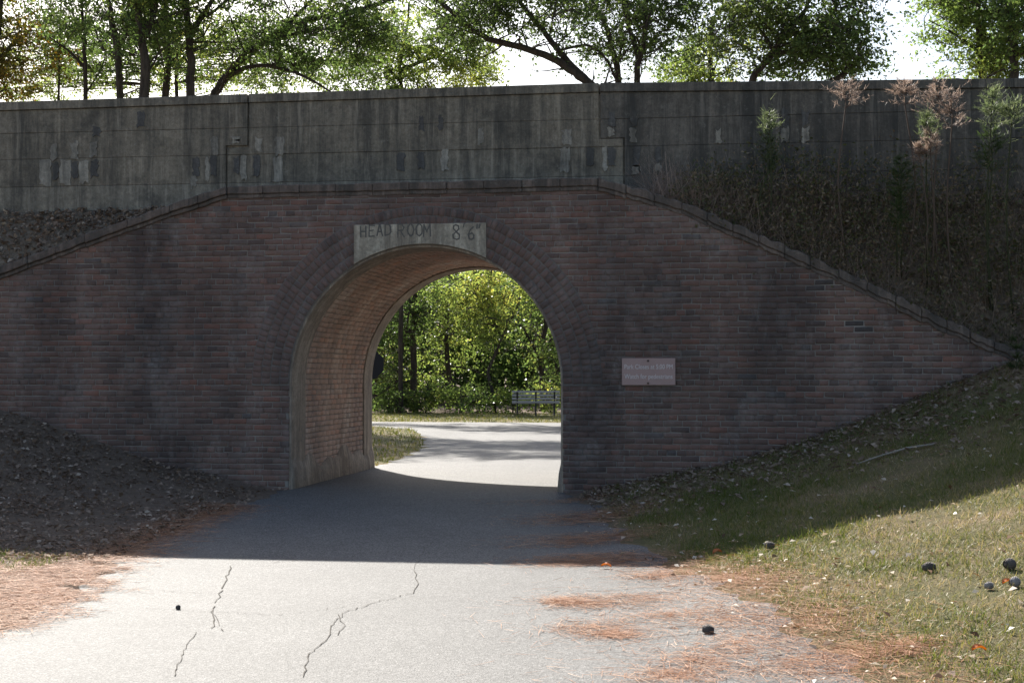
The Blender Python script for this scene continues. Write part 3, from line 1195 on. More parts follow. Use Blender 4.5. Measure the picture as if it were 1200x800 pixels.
def tree(name, label, base, limbs, crowns, mat, leaf=.13, per=110, seed=0, group=None, cat='tree', spread=.62, bark=None, twig=.022):
    """limbs: list of (points, r0, r1); crowns: list of (centre, (rx,ry,rz), clumps)"""
    r = random.Random(seed)
    rs = np.random.RandomState(seed)
    root = empty(name, base, label, cat, group)
    off = -Vector(base)
    wood = MB()
    nodes = []
    for pts, r0, r1 in limbs:
        sp = smooth_path(pts)
        n = len(sp)
        sp = [p + off + Vector((r.uniform(-1, 1), r.uniform(-1, 1), 0)) * r0 * .22 for p in sp]
        rad = [r0 + (r1 - r0) * (i / (n - 1)) ** .9 for i in range(n)]
        wood.tube(sp, rad, 9)
        nodes += [(p, q) for p, q in zip(sp, rad)][2:]
    cl = []
    for cen, rr, k in crowns:
        for _ in range(k):
            while True:
                v = Vector((r.uniform(-1, 1), r.uniform(-1, 1), r.uniform(-1, 1)))
                if .25 < v.length < 1:
                    break
            cl.append(Vector(cen) + off + Vector((v.x * rr[0], v.y * rr[1], v.z * rr[2])))
    # side branches off the limbs
    for pts, r0, r1 in limbs:
        sp = smooth_path(pts)
        for _ in range(int(3 + len(sp) * .35)):
            k = r.randrange(max(1, len(sp) // 4), len(sp))
            p = sp[k] + off
            q = (r0 + (r1 - r0) * k / (len(sp) - 1)) * r.uniform(.22, .42)
            d = Vector((r.gauss(0, 1), r.gauss(0, .8), r.uniform(.1, 1.0))).normalized()
            ln = r.uniform(.8, 2.4)
            path = [p]
            for t in range(4):
                d = (d + Vector((r.gauss(0, .25), r.gauss(0, .25), r.gauss(.06, .2)))).normalized()
                path.append(path[-1] + d * ln / 4)
            rad = [q, q * .8, q * .6, q * .42, q * .25]
            wood.tube(path, rad, 5, cap=False)
            nodes += list(zip(path[1:], rad[1:]))
    C = []
    fan = max(5, int(per / 17))
    for c in cl:
        p, q = min(nodes, key=lambda t: (t[0] - c).length + (2 if t[0].z > c.z + .3 else 0))
        mid = (p + c) * .5 + Vector((r.uniform(-.2, .2), r.uniform(-.2, .2), r.uniform(.0, .35)))
        dist = (p - c).length
        wood.tube([p, (p + mid) * .5 + Vector((0, 0, .06)), mid, (mid + c) * .5, c], [min(q * .5, twig * (1 + dist * .3)), twig * .85, twig * .65, twig * .45, .008], 4, cap=False)
        size = r.uniform(.55, 1.25) * spread / .62
        for _ in range(int(fan * r.uniform(.6, 1.3))):
            d = Vector((r.gauss(0, 1), r.gauss(0, 1), r.gauss(0, .55))).normalized() * (size * r.uniform(.5, 1.15))
            o_ = c + Vector((r.gauss(0, .16), r.gauss(0, .16), r.gauss(0, .12))) * size
            e = o_ + d - Vector((0, 0, .18 * size))
            wood.tube([c, (o_ + e) * .5 + Vector((0, 0, .06)), e], [.008, .006, .003], 3, cap=False)
            m = int(r.uniform(12, 24))
            u = rs.uniform(.15, 1.05, m)[:, None]
            A, B_, E = np.array(c), np.array((o_ + e) * .5 + Vector((0, 0, .06))), np.array(e)
            P_ = (1 - u) ** 2 * A + 2 * u * (1 - u) * B_ + u * u * E
            C.append(P_ + rs.normal(size=(m, 3)) * np.array([.085, .085, .06]))
    tr = wood.build('trunk', bark or m_bark, root, smooth=True)
    C = np.concatenate(C)
    # colour varies from bough to bough
    tone = .5 + .5 * np.sin(C[:, 0] * .9 + seed) * np.sin(C[:, 2] * 1.1 + seed * 2)
    rnd = np.clip(.55 * tone + .45 * rs.uniform(0, 1, len(C)) + rs.normal(0, .06, len(C)), .001, 1)
    obj('crown', leaf_mesh('crown', C, leaf, mat, rs, rnd=rnd), root)
    return root


def px_limb(pts, Y, r0, r1, dy=0.0):
    n = len(pts)
    return ([at(x, y, Y + dy * i / max(1, n - 1)) for i, (x, y) in enumerate(pts)], r0, r1)


def px_crown(cx, cy, rx, ry, Y, k, depth=2.0):
    s = at(cx + rx, cy, Y) - at(cx, cy, Y)
    c = at(cx, cy, Y)
    zz = at(cx, cy - ry, Y).z - c.z
    return (c, (abs(s.x), depth, abs(zz)), k)


def root_of(px, Y):
    p = at(px, 440, Y)
    return Vector((p.x, Y, ground_z(p.x, Y) - .05))


def R_at(px_w, Y):
    return px_w / F * (Y - CY) / 2


TG = 'tall trees behind the bridge'


def tall(px, Y, w, label, crowns, mat, path=None, limbs=(), seed=0, name='broadleaf_tree', leaf=.118, per=125, spread=.62):
    b = root_of(path[0][0] if path else px, Y)
    up = [b] + [at(x, y, Y) for x, y in (path or [(px, 300), (px, 110), (px + 3, 40), (px, -60), (px + 6, -160)])]
    L = [(up, R_at(w, Y) * 1.05, R_at(w, Y) * .36)]
    for pts, w0, w1, dy in limbs:
        L.append(px_limb(pts, Y, R_at(w0, Y) * .85, R_at(w1, Y) * .7, dy))
    return tree(name, label, b, L, [px_crown(*c[:4], Y + (c[5] if len(c) > 5 else 0), int(c[4] * 1.2)) for c in crowns], mat, leaf=leaf, per=per, seed=seed, group=TG, spread=spread)


tall(66, 30, 4, 'thin straight trunk, the leftmost bare stem above the parapet', [(60, 30, 50, 60, 26), (70, -80, 60, 50, 20)], m_leaf_green, [(66, 300), (67, 110), (68, 40), (70, -40), (66, -120)], seed=1)
tall(10, 27, 16, 'reddish turning tree at the left end of the parapet', [(5, 55, 45, 70, 48), (-30, -40, 60, 60, 30)], m_leaf_rust, [(-12, 300), (-10, 110), (-6, 40), (5, -60)], [([(-8, 75), (10, 52), (30, 38)], 8, 4, .5)], seed=2)
tall(98, 27, 7.5, 'medium trunk between the thin stem and the leaning trunk', [(105, 25, 45, 50, 24), (95, -90, 70, 50, 20)], m_leaf_green, [(97, 300), (98, 110), (97, 60), (93, 0), (95, -90)],
     [([(97, 78), (80, 60), (55, 42)], 6, 2, -.5), ([(98, 50), (88, 30), (80, 0)], 5, 2, .4)], seed=3)
tall(137, 24, 11, 'dark trunk leaning left as it rises above the parapet', [(130, -40, 70, 60, 26), (145, 40, 30, 55, 12)], m_leaf_dark, [(138, 300), (138, 112), (135, 60), (126, 10), (118, -50), (110, -130)],
     [([(135, 55), (150, 32), (165, 10)], 9, 4, .5)], seed=4)
tall(168, 22, 16, 'thick dark trunk forking high above the parapet', [(170, -50, 60, 60, 28), (165, 20, 40, 30, 10)], m_leaf_green, [(170, 300), (169, 115), (167, 60), (161, 20), (152, -40), (145, -130)],
     [([(168, 42), (176, 20), (186, -20), (192, -90)], 10, 5, .4)], seed=5)
tall(194, 26, 12, 'middle trunk of the close row, veiled by leaves', [(195, 30, 28, 60, 18), (200, -60, 50, 60, 20)], m_leaf_green, [(193, 300), (193, 112), (195, 60), (190, 0), (196, -100)], seed=6)
tall(221, 23, 14, 'thick trunk sending one limb up to the right', [(230, -50, 60, 55, 26), (212, 25, 30, 40, 10)], m_leaf_green, [(221, 300), (221, 112), (222, 60), (217, 10), (220, -60), (228, -140)],
     [([(222, 40), (236, 16), (255, -14), (290, -60)], 10, 5, .6), ([(240, 18), (256, 6), (270, -10)], 6, 3, .3)], seed=7)
tall(250, 24, 13, 'tree with a long limb reaching right and an arching lower branch',
     [(300, 45, 60, 50, 44), (390, 40, 60, 45, 42), (350, -50, 110, 50, 46), (430, 5, 60, 45, 26)], m_leaf_green, [(238, 300), (246, 135), (258, 98), (276, 74), (300, 54), (322, 38), (360, 22), (430, 8), (480, -14)],
     [([(262, 92), (285, 79), (312, 76), (345, 84), (366, 94), (388, 108)], 8, 3, -.4), ([(322, 38), (345, 18), (372, -10)], 9, 4, .5), ([(300, 54), (345, 38), (400, 30), (450, 33)], 6, 2, .6)], seed=8, leaf=.108)
tall(470, 33, 6, 'pale yellow green crown left of the open sky gap', [(440, 85, 80, 40, 44), (520, 85, 60, 45, 44), (480, 20, 80, 50, 40), (560, 70, 30, 30, 12)], m_leaf_yellow,
     [(470, 300), (472, 130), (468, 80), (478, 20), (480, -60)], [([(470, 95), (440, 70), (400, 60)], 6, 2, .4), ([(470, 80), (520, 62), (560, 52)], 6, 2, -.4)], seed=9, leaf=.12)
tall(690, 22, 13, 'leaning tree with two boughs sweeping up to the left over the sky gap',
     [(560, 15, 60, 30, 26), (640, 5, 60, 28, 28), (600, -60, 90, 50, 30), (690, 45, 26, 30, 8)], m_leaf_dark, [(745, 300), (715, 130), (690, 97), (668, 80), (646, 66), (610, 54), (572, 44), (546, 26), (520, 4), (495, -30)],
     [([(694, 99), (672, 78), (655, 58), (640, 38), (622, 18), (606, -6), (585, -50)], 11, 6, .5), ([(590, 50), (580, 58), (566, 66)], 3, 2, .2), ([(655, 58), (690, 52), (712, 70), (722, 92)], 4, 4, .8)], seed=10, leaf=.108)
tall(722, 25, 10, 'slightly curved trunk beside the leaning boughs', [(720, 30, 45, 40, 22), (700, -50, 60, 50, 24)], m_leaf_dark, [(724, 300), (724, 97), (719, 60), (711, 30), (697, 0), (690, -60)], seed=11, leaf=.108)
tall(748, 23, 9, 'slim trunk that forks into a narrow V above the parapet', [(770, 25, 40, 45, 22), (760, -40, 60, 50, 24), (812, 15, 28, 30, 10)], m_leaf_dark, [(748, 300), (748, 97), (750, 70), (757, 40), (757, 10), (764, -40), (770, -100)],
     [([(750, 70), (744, 48), (736, 22), (728, -20)], 9, 5, .4), ([(755, 62), (768, 58), (782, 45)], 3, 1.5, .3)], seed=12, leaf=.108)
tall(830, 32, 12, 'yellowish low crown between the forked trunk and the dense dome', [(830, 70, 40, 30, 22), (790, 85, 30, 20, 10), (850, 30, 30, 40, 8)], m_leaf_yellow, [(836, 300), (836, 110), (832, 70), (836, 20)], seed=13, leaf=.115)
tall(905, 20, 11, 'dense dark green domed crown right of centre', [(950, 28, 46, 38, 40), (985, 62, 32, 28, 20), (895, 8, 48, 32, 26), (855, 38, 26, 26, 9), (1005, 12, 20, 34, 11), (928, 72, 34, 18, 11), (950, -55, 70, 40, 34)], m_leaf_dark, [(872, 300), (880, 110), (896, 76), (908, 58), (920, 40), (945, 10), (960, -40)],
     [([(908, 58), (898, 42), (885, 22)], 8, 3, .5), ([(975, 95), (995, 80), (992, 50), (975, 20)], 10, 4, .6), ([(905, 62), (940, 55), (965, 40)], 7, 3, -.4)], seed=14, leaf=.112, per=130)
tall(1150, 27, 12, 'yellowing tree with a straight dark trunk near the right edge', [(1120, 15, 50, 40, 40), (1165, 55, 32, 45, 34), (1140, -50, 80, 50, 34), (1100, 80, 14, 12, 3)], m_leaf_yellow, [(1152, 300), (1152, 100), (1150, 50), (1148, 0), (1146, -80)],
     [([(1150, 60), (1120, 38), (1090, 22)], 5, 2, .4)], seed=15, leaf=.115)
tall(1192, 25, 14, 'trunk at the right edge above the parapet', [(1195, 30, 30, 60, 30), (1215, -40, 60, 60, 26)], m_leaf_green, [(1190, 300), (1191, 100), (1192, 50), (1188, 0), (1196, -80)], seed=16)
tall(300, 36, 7, 'far pale crown filling the gaps behind the long limb', [(300, 60, 110, 50, 60), (150, 60, 110, 55, 66), (30, 80, 70, 50, 34)], m_leaf_yellow, [(205, 300), (206, 120), (204, 60), (210, 0)], seed=17, leaf=.12)

# ------------------------------------------------------------------ woods seen through the arch
WG = 'small trees at the edge of the woods'


def small(px, Y, w, label, crowns, mat, path, limbs=(), seed=0, leaf=.125, per=85, spread=.7, name='understory_tree', cat='tree'):
    b = root_of(px, Y)
    L = [([b] + [at(x, y, Y) for x, y in path], R_at(w, Y) * 1.1, R_at(w, Y) * .5)]
    for pts, w0, w1, dy in limbs:
        L.append(px_limb(pts, Y, R_at(w0, Y), R_at(w1, Y), dy))
    return tree(name, label, b, L, [px_crown(*c[:4], Y + (c[5] if len(c) > 5 else 0), c[4], 1.6) for c in crowns], mat, leaf=leaf, per=per, seed=seed, group=WG, spread=spread, cat=cat)


small(484, 36, 9, 'dark upright tree left of centre beyond the arch', [(480, 345, 40, 35, 20), (470, 300, 50, 30, 18), (455, 380, 24, 40, 12)], m_leaf_dark, [(485, 440), (484, 390), (487, 340), (482, 280)], seed=31)
small(465, 34.5, 4, 'thin slanting sapling beside the dark upright tree', [(470, 375, 24, 30, 16), (455, 440, 22, 30, 14)], m_leaf_green, [(467, 450), (473, 400), (480, 360), (478, 320)], seed=32)
small(580, 34, 4, 'slender sapling with a crooked trunk left of the bench', [(570, 370, 40, 40, 30), (590, 335, 34, 28, 22), (545, 345, 40, 30, 24)], m_leaf_yellow, [(578, 462), (572, 438), (580, 415), (587, 396), (574, 366), (560, 330), (556, 300)],
      [([(587, 396), (600, 372), (612, 345)], 3, 1.5, .5)], seed=33)
small(635, 37, 8, 'dark trunked tree rising behind the bench', [(640, 395, 26, 35, 20), (625, 340, 40, 30, 24), (655, 430, 16, 24, 8)], m_leaf_green, [(636, 450), (634, 410), (640, 370), (636, 310)],
      [([(634, 425), (622, 400), (610, 380)], 4, 2, .3), ([(634, 415), (648, 395), (660, 375)], 4, 2, .3)], seed=34)
small(525, 39, 7, 'yellow crowned tree in the middle of the arch view', [(530, 335, 50, 28, 32), (520, 380, 44, 34, 26), (510, 425, 34, 26, 16)], m_leaf_yellow, [(526, 440), (522, 390), (528, 330), (524, 270)], seed=35)
small(440, 37, 7, 'leafy tree cut off by the left side of the arch', [(445, 430, 30, 50, 28), (430, 350, 40, 40, 24)], m_leaf_green, [(440, 440), (442, 380), (438, 300)], seed=36)
for i, (px, py, k) in enumerate([(455, 468, 16), (498, 465, 18), (535, 462, 18), (560, 472, 10), (600, 470, 12), (645, 466, 14)]):
    lab = ['low dark shrub beneath the left edge of the arch view', 'low shrub at the foot of the dark upright tree', 'rounded shrub in the middle of the woods edge', 'small shrub left of the crooked sapling foot',
           'bright low shrub directly behind the left end of the bench', 'bright low shrub behind the right end of the bench'][i]
    small(px, 33.6 + (i % 3) * .5, 2, lab, [(px, py, 22, 16, k)], [m_leaf_green, m_leaf_green, m_leaf_yellow, m_leaf_green, m_leaf_yellow, m_leaf_yellow][i], [(px + 1, 478), (px - 1, 465)], seed=50 + i, leaf=.12, per=90, spread=.5, name='shrub', cat='shrub')

# the wood behind: one mass
rs = np.random.RandomState(77)
cl = np.stack([rs.uniform(-24, 8, 620), rs.uniform(45, 51, 620), rs.uniform(0, 1, 620) ** .8 * 5.8], 1)
C = np.concatenate([c + rs.normal(size=(int(rs.uniform(60, 150)), 3)) * np.array([.9, .9, .55]) for c in cl])
C[:, 2] = np.abs(C[:, 2])
tone = .5 + .5 * np.sin(C[:, 0] * .8) * np.sin(C[:, 2] * 1.0 + C[:, 1])
wd = obj('woodland', leaf_mesh('woodland', C, .22, m_leaf_green, rs, rnd=np.clip(.6 * tone + .4 * rs.uniform(0, 1, len(C)), .001, 1)))
tag(wd, 'dense green wood closing the view behind the bench', 'woodland', kind='stuff')
cl2 = np.stack([rs.uniform(-30, 12, 420), rs.uniform(52, 56, 420), rs.uniform(0, 6.3, 420)], 1)
C2 = np.concatenate([c + rs.normal(size=(70, 3)) * np.array([1.4, .8, .9]) for c in cl2])
C2[:, 2] = np.abs(C2[:, 2])
w2 = obj('woodland', leaf_mesh('woodland_far', C2, .5, m_leaf_dark, rs))
tag(w2, 'deeper shaded wood behind the nearer leaves', 'woodland', kind='stuff')

# ------------------------------------------------------------------ turf, straw and litter
rs = np.random.RandomState(5)


def blades(name, label, pts, mat, h, w, lean=.55, rnd=None):
    P = np.array(pts)
    n = len(P)
    d = rs.normal(size=(n, 3)) * lean
    d[:, 2] = np.abs(rs.normal(.75, .25, n)) + .12
    d /= np.linalg.norm(d, axis=1)[:, None]
    o = obj(name, needle_mesh(name, P, d, h * rs.uniform(.4, 1.3, n), w, mat, rs, rnd))
    return tag(o, label, 'grass', kind='stuff')


def scatter(n, x0, x1, y0, y1, ok):
    out = []
    X, Y = rs.uniform(x0, x1, n), rs.uniform(y0, y1, n)
    for x, y in zip(X, Y):
        if ok(x, y):
            out.append((x, y, ground_z(x, y) - .004))
    return out


def edge_d(x, y):
    return x - road_edges(y)[1]


pn = lambda x, y: math.sin(x * 1.7 + 2 * math.sin(y * .9)) * math.sin(y * 1.4 + x * .5) + .5 * math.sin(3.7 * x + y) * math.sin(4.1 * y)
pts = scatter(360000, 1.9, 8.2, -13, -.12, lambda x, y: edge_d(x, y) > .05 + rs.uniform(0, .35) and rs.uniform() < (.62 + .3 * pn(x, y)) * (1.0 if y < -1.5 else .35))
g = blades('grass', 'short dry green grass on the right bank', pts, m_grass, .058, .0026, .9, rnd=[.44 - .2 * pn(x, y) + rs.normal(0, .24) for x, y, z in pts])
tp = scatter(620, 2.2, 8.2, -12, -.1, lambda x, y: edge_d(x, y) > .25 and (pn(x, y) > .1 or y > -1.5))
pts = [(x + rs.normal(0, .025), y + rs.normal(0, .025), z) for x, y, z in tp for _ in range(16)]
blades('grass', 'longer ragged tufts dotted over the right bank', pts, m_grass, .105, .003, .6, rnd=[rs.uniform(0, .55) for _ in pts])
pts = scatter(22000, -6, -2.0, -6.0, -4.9, lambda x, y: rs.uniform() < .16 + .5 * (pn(x * 2, y * 2) > .35))
blades('grass', 'sparse green tufts on the left verge', pts, m_grass, .06, .0032, rnd=rs.uniform(.001, .5, len(pts)))
pts = scatter(60000, -12, 10, 4.6, 33, lambda x, y: not in_road(x, y, -.02) and y < 33)
blades('grass', 'mown grass verge and island beyond the arch', pts, m_grass_far, .075, .009)


def straw(name, label, n, cen_fn, mat=m_needle, lmin=.08, lmax=.19, w=.0016):
    P = np.array([cen_fn() for _ in range(n)])
    ang = rs.uniform(0, 2 * np.pi, n)
    d = np.stack([np.cos(ang), np.sin(ang), rs.normal(0, .05, n)], 1)
    d /= np.linalg.norm(d, axis=1)[:, None]
    L = rs.uniform(lmin, lmax, n)
    P = P - d * L[:, None] * .5
    P[:, 2] = [ground_z(x, y) + .018 for x, y, _ in P]
    P[:, 2] += np.abs(rs.normal(0, .005, n))
    o = obj(name, needle_mesh(name, P, d, L, w, mat, rs))
    return tag(o, label, 'pine straw', kind='stuff')


LP = [on_ground(*p) for p in [(30, 700), (60, 680), (100, 690), (70, 705), (25, 725), (140, 672), (10, 690), (90, 665), (50, 712), (-10, 740), (5, 670), (165, 676)]]


def left_straw():
    while True:
        c = LP[rs.randint(len(LP))]
        k = 1.0 if rs.uniform() < .85 else 2.2
        x, y = c.x + rs.normal(0, .34) * k, c.y + rs.normal(0, .26) * k
        e = road_edges(y)[0] + .22 * pn(x * 2, y * 2.3) + .10
        if (x < e or rs.uniform() < math.exp(-(x - e) / .10)) and pn(x * 1.7 + 3, y * 2.1) > -.75:
            return x, y, 0


straw('pine_straw', 'orange pine needle mat at the left edge of the path', 11000, left_straw)
RPX = [(690, 710, 45, 7), (690, 738, 45, 8), (740, 706, 60, 7), (790, 725, 70, 7), (850, 735, 70, 8), (815, 775, 60, 12), (790, 792, 60, 8), (900, 700, 60, 8), (870, 760, 70, 12), (960, 740, 60, 12), (930, 785, 80, 10), (770, 680, 40, 4), (1060, 772, 30, 6),
       (860, 690, 40, 6), (720, 745, 30, 5), (660, 708, 20, 3), (1000, 775, 60, 10)]


def right_straw():
    while True:
        x, y, sx, sy = RPX[rs.randint(len(RPX))]
        k = 1.0 if rs.uniform() < .72 else 2.4
        px, py = x + rs.normal(0, sx * .55) * k, y + rs.normal(0, sy * .6) * k
        if py > 670:
            dx, dy, dz = ray(px, py)
            t = (-.235 - CZ) / dz
            return CX + dx * t, CY + dy * t, 0


straw('pine_straw', 'scattered pine needles drifted over the right side of the path', 9000, right_straw)


def shade_straw():
    while True:
        px, py = rs.normal(690, 45), rs.uniform(598, 660)
        if rs.uniform() < .45 + .55 * math.sin(py * .35 + px * .01):
            dx, dy, dz = ray(px, py)
            t = (-.13 - CZ) / dz
            return CX + dx * t, CY + dy * t, 0


straw('pine_straw', 'streaks of pine needles in the bridge shadow right of centre', 5000, shade_straw)


def leftshade_straw():
    y = rs.uniform(-5.4, -1.6)
    return road_edges(y)[0] + rs.normal(-.05, .22), y, 0


def bank_straw():
    return rs.uniform(-6.5, -1.9), rs.uniform(-5.3, -.2), 0


straw('pine_straw', 'thin dull needles strewn over the shaded left bank', 7000, bank_straw, m_litter)
straw('pine_straw', 'pine needles along the shaded left edge of the path', 5000, leftshade_straw)


def edge_straw():
    y = rs.uniform(-13, -4.5)
    return road_edges(y)[1] + rs.normal(.05, .3), y, 0


straw('pine_straw', 'loose pine needles along the turf edge on the right', 7000, edge_straw)


def litter(name, label, n, x0, x1, y0, y1, ok, mat, size, up=.35, zf=None, rnd=None):
    P = []
    for x, y in zip(rs.uniform(x0, x1, n), rs.uniform(y0, y1, n)):
        if ok(x, y):
            P.append((x, y, (zf or ground_z)(x, y) + .016 + abs(rs.normal(0, .012))))
    P = np.array(P)
    o = obj(name, leaf_mesh(name, P, size, mat, rs, aspect=.62, fold=.16, up=up, rnd=rnd))
    return tag(o, label, 'leaf litter', kind='stuff')


litter('leaf_litter', 'brown fallen leaves covering the shaded left bank', 24000, -7.5, -1.6, -5.4, -.1, lambda x, y: x < road_edges(y)[0] - rs.uniform(-.1, .3) and rs.uniform() < .55 + .4 * pn(x * 1.3, y * 1.3), m_litter, .05)
litter('leaf_litter', 'pale and brown fallen leaves scattered over the right bank', 4200, 2.2, 9, -12.5, -.2, lambda x, y: edge_d(x, y) > -.3 and rs.uniform() < (.9 if abs(edge_d(x, y) - .4) < .5 else .45), m_deadleaf, .042)
litter('leaf_litter', 'dark leaf litter at the foot of the right wing wall', 9000, 1.9, 8, -2.6, -.05, lambda x, y: edge_d(x, y) > 0 and rs.uniform() < 1 + y / 2.8, m_litter, .055)
litter('leaf_litter', 'dead leaves lying on the slope above the left wing wall', 5000, -9, -2.6, .22, .88, lambda x, y: True, m_litter, .06, .6, bank_z)
litter('leaf_litter', 'dead leaves under the brush above the right wing wall', 2500, 2.6, 9, .22, .88, lambda x, y: True, m_litter, .06, .6, bank_z)

# single leaves that can be pointed to
for i, (px, py, lab) in enumerate([(710, 667, 'orange curled leaf on the path just outside the shadow edge'), (1145, 767, 'long orange leaf on the turf in the lower right'), (840, 651, 'rusty leaf in the shadow at the turf corner'),
                                   (1180, 688, 'small red leaf between two cones on the right bank')]):
    p = on_ground(px, py)
    r = random.Random(i + 60)
    L, Wd = .085, .05
    n = 6
    vs, fs = [], []
    for a in range(n + 1):
        t = a / n
        w = Wd * math.sin(math.pi * (t * .92 + .04)) * (1 + .25 * math.sin(9 * t))
        zc_ = .012 + .02 * math.sin(math.pi * t)
        vs += [((t - .5) * L, -w / 2, zc_ + .014), ((t - .5) * L, 0, zc_), ((t - .5) * L, w / 2, zc_ + .018)]
    for a in range(n):
        s = a * 3
        fs += [(s, s + 3, s + 4, s + 1), (s + 1, s + 4, s + 5, s + 2)]
    o = obj('fallen_leaf', mesh_np('fallen_leaf', vs, fs, m_redleaf, True, rnd=[.5] * len(fs)))
    o.location = p + Vector((0, 0, .012))
    o.rotation_euler = (r.uniform(-.2, .2), r.uniform(-.2, .2), r.uniform(-.5, .5))
    tag(o, lab, 'leaf', 'single fallen leaves')

# ------------------------------------------------------------------ cones
def cone_mesh(L, Rr, seed):
    r = random.Random(seed)
    mb = MB()
    n = 9
    mb.tube([(L * (i / n - .5), 0, 0) for i in range(n + 1)], [Rr * .86 * math.sin(math.pi * (.06 + .88 * (i / n) ** .85)) ** .75 for i in range(n + 1)], 10)
    for k in range(9):
        t = (k + .7) / 10
        rad = Rr * math.sin(math.pi * (.06 + .88 * t ** .85)) ** .75
        m = 9
        for j in range(m):
            a = 2 * math.pi * (j + .5 * (k % 2)) / m
            ca, sa = math.cos(a), math.sin(a)
            x = L * (t - .5)
            s = Rr * .36
            ta, tb = -sa, ca
            q = lambda dx, rr_, w: (x + dx, rr_ * ca + w * ta, rr_ * sa + w * tb)
            mb.add([q(-s * .5, rad * .84, -s), q(-s * .5, rad * .84, s), q(s * .9, rad * 1.2, s * .55), q(s * .9, rad * 1.2, -s * .55), q(s * .6, rad * .80, -s * .4), q(s * .6, rad * .80, s * .4)],
                   [(0, 1, 2, 3), (3, 2, 5, 4), (0, 3, 4), (1, 5, 2)])
    return mb


for i, (px, py, L, Rr, rz, lab) in enumerate([(829, 743, .072, .026, .1, 'dark pine cone lying on needles on the right of the path'), (1087, 670, .095, .030, .1, 'long dark pine cone lying in the middle of the turf'),
                                              (1181, 668, .075, .036, .5, 'plump dark pine cone near the right edge of the turf'), (1187, 688, .062, .030, .3, 'grey pine cone below the plump one at the right edge'),
                                              (1157, 691, .058, .022, 0, 'small pale grey pine cone left of the grey one'), (901, 644, .082, .028, .1, 'dark pine cone on the turf just inside the shadow edge'),
                                              (210, 715, .03, .016, .4, 'tiny black cone alone on the left of the sunlit path')]):
    p = on_ground(px, py)
    o = cone_mesh(L, Rr, i).build('pine_cone', m_cone_pale if 'grey' in lab else m_cone, smooth=False)
    o.location = p + Vector((0, 0, Rr * .85 + (.012 if in_road(p.x, p.y) else .012)))
    o.rotation_euler = (random.Random(i).uniform(0, 3), random.Random(i).uniform(-.1, .1), rz)
    tag(o, lab, 'pine cone', 'pine cones on the ground')

# stick on the right bank
sp_ = [on_ground(*p) for p in [(1003, 547), (1030, 538), (1062, 529), (1094, 524)]]
so = MB().tube([p + Vector((0, 0, .03)) for p in sp_], [.006, .010, .012, .009], 6).build('fallen_stick', m_stick, smooth=True)
tag(so, 'thin pale stick lying on the shaded right bank', 'stick')


# ------------------------------------------------------------------ weeds above the right wing wall
def plume(name, label, px, top, head_bottom, root_py, head_w, mat, stem_mat, seed, group, y0=.32, y1=-.22, curve=0.0, arms=13, feather=240, spread=1.0):
    """a tall stalk with a feathery pyramid of fine twigs at the top"""
    r = random.Random(seed)
    rs_ = np.random.RandomState(seed)
    pb = at(px + curve * .3, root_py, y0)
    pb.z = bank_z(pb.x, y0) - .03
    pt = at(px + curve, top, y1)
    root = empty(name, pb, label, 'weed', group)
    ph = at(px + curve * .6, head_bottom, y1 * .8)
    axis = smooth_path([Vector((0, 0, 0)), (ph - pb) * .5 + Vector((r.uniform(-.12, .12), -.03, .04)), ph - pb, (ph - pb) * .5 + (pt - pb) * .5, pt - pb], 4)
    st = MB().tube(axis, [.011 - .008 * i / (len(axis) - 1) for i in range(len(axis))], 6)
    heads = axis[8:]
    hw = head_w / F * 17.2 / 2
    B, D, L = [], [], []
    arms_b = MB()
    for k in range(arms):
        t = k / arms
        p = heads[min(int(t * (len(heads) - 1)), len(heads) - 1)]
        for s in range(4):
            a = r.uniform(0, 6.28)
            ln = hw * (1.4 - 1.0 * t) * r.uniform(.5, 1.25) * spread
            tip = p + Vector((math.cos(a) * ln, math.sin(a) * ln * .6, ln * r.uniform(.05, .85)))
            mid = (p + tip) * .5 + Vector((0, 0, ln * .06))
            arms_b.tube([p, mid, tip], [.003, .0022, .0012], 3, cap=False)
            m = feather // arms
            for _ in range(m):
                u = r.uniform(.25, 1.05)
                B.append(tuple(p + (tip - p) * u))
                dd = (tip - p).normalized() + Vector((r.gauss(0, .6), r.gauss(0, .6), r.gauss(.15, .5)))
                D.append(tuple(dd.normalized()))
                L.append(r.uniform(.02, .07))
    st.build('stalk', stem_mat, root, smooth=True)
    arms_b.build('twigs', stem_mat, root)['kind'] = 'stuff'
    if mat is not m_dried:
        for p in axis[2:]:
            for _ in range(8):
                B.append(tuple(p + Vector((r.gauss(0, .03), r.gauss(0, .03), r.gauss(0, .06)))))
                D.append(tuple(Vector((r.gauss(0, .8), r.gauss(0, .6), r.gauss(.3, .4))).normalized()))
                L.append(r.uniform(.04, .15))
    pl = obj('plume', needle_mesh('plume', np.array(B), np.array(D), np.array(L), .0026, mat, rs_), root)
    pl['kind'] = 'stuff'


DG = 'dry plumed weeds in front of the parapet'
FG = 'feathery green weeds in front of the parapet'
plume('dried_weed', 'dry brown plume standing alone, leftmost of the dead weeds', 992, 96, 126, 230, 40, m_dried, m_stem, 1, DG, y1=-.05)
plume('dried_weed', 'tall dry plume with a pale stem rising to the parapet top', 1062, 93, 122, 240, 34, m_dried, m_stem, 2, DG)
plume('dried_weed', 'broad dry plume touching the parapet top, tallest of the dead weeds', 1102, 93, 132, 245, 44, m_dried, m_stem, 3, DG, arms=13)
plume('dried_weed', 'full pinkish dry plume just below and right of the tallest', 1117, 110, 148, 250, 36, m_dried, m_stem, 4, DG, y1=-.32)
plume('dried_weed', 'small dry plume low between the taller dead stalks', 1092, 152, 182, 260, 22, m_dried, m_stem, 5, DG, y1=-.35)
plume('dried_weed', 'shortest dry plume, low and left of the others', 1080, 168, 190, 265, 18, m_dried, m_stem, 6, DG, y1=-.3)
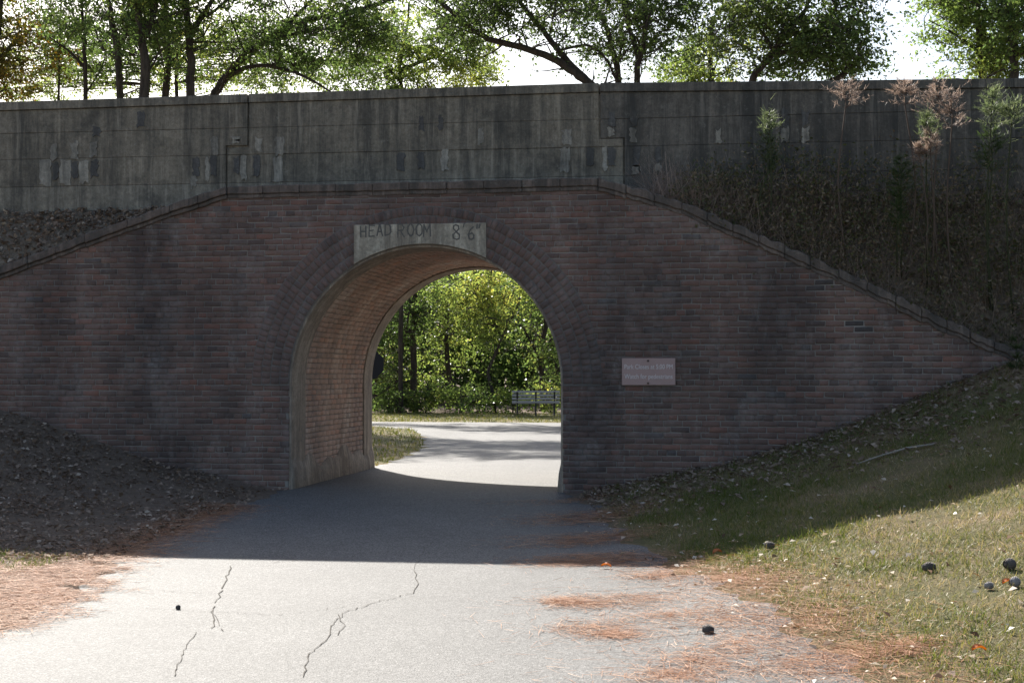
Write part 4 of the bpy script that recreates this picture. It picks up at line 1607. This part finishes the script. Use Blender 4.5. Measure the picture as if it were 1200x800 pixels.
plume('feathery_weed', 'bright green feathery weed catching sun near the right edge', 1158, 104, 146, 250, 34, m_fennel, m_stem_green, 7, FG, y1=-.38, curve=8, feather=330)
plume('feathery_weed', 'green feathery weed bending in from the right edge', 1188, 120, 148, 250, 40, m_fennel, m_stem_green, 8, FG, y1=-.38, curve=-2, feather=260)
plume('feathery_weed', 'pale green feathery sprig between two dry plumes', 1087, 130, 160, 255, 24, m_fennel, m_stem_green, 9, FG, y1=-.3, feather=220)
plume('feathery_weed', 'small lit green sprig alone against the parapet', 903, 130, 158, 215, 22, m_fennel, m_stem_green, 10, FG, y1=.05, feather=200)
plume('feathery_weed', 'dull green feathery weed in shade below the plumes', 1057, 183, 225, 270, 30, m_fennel_shaded, m_stem_green, 11, FG, y1=-.1, feather=330)
plume('feathery_weed', 'dull green weed growing at the wing wall coping', 1052, 222, 262, 300, 26, m_fennel_shaded, m_stem_green, 12, FG, y1=-.15, feather=300)
plume('feathery_weed', 'shaded green weed under the bright one near the right edge', 1164, 148, 200, 260, 40, m_fennel_shaded, m_stem_green, 13, FG, y1=-.12, feather=420)
plume('feathery_weed', 'shaded bushy weed below the small lit sprig', 900, 158, 205, 225, 34, m_fennel_shaded, m_stem_green, 14, FG, y1=.2, feather=300)
plume('feathery_weed', 'yellowish upright weed at the right end of the wing wall', 1191, 392, 470, 480, 26, m_fennel_shaded, m_stem_green, 15, FG, y0=-.35, y1=-.5, feather=420)

# tangle of brush: one mass
C, n = [], 0
rb2 = np.random.RandomState(21)
for _ in range(620):
    x = rb2.uniform(2.9, 9.5)
    y = rb2.uniform(.12, .86)
    h = rb2.uniform(0, 1) ** 2 * .75 * min(1, (x - 2.3) / 2.4)
    z = bank_z(x, y) + h
    m = int(rb2.uniform(25, 70))
    C.append(np.array([x, y - .08, z]) + rb2.normal(size=(m, 3)) * np.array([.14, .08, .12]))
C = np.concatenate(C)
tag(obj('brush', leaf_mesh('brush', C, .045, m_brush, rb2)), 'tangled dark brush over the slope above the right wing wall', 'brush', kind='stuff')
C = []
for _ in range(9000):
    x, y = rb2.uniform(2.6, 9.5), rb2.uniform(.1, .86)
    C.append((x, y, bank_z(x, y) - .01))
C = np.array(C)
D = rb2.normal(size=(len(C), 3)) * np.array([.7, .4, .4]) + np.array([0, -.30, .55])
D /= np.linalg.norm(D, axis=1)[:, None]
o = obj('dry_stems', needle_mesh('dry_stems', C, D, rb2.uniform(.12, .62, len(C)), .0024, m_dried, rb2, rnd=rb2.uniform(.001, 1, len(C)) ** 1.5))
tag(o, 'thin dead stems poking through the brush above the right wing wall', 'brush', kind='stuff')
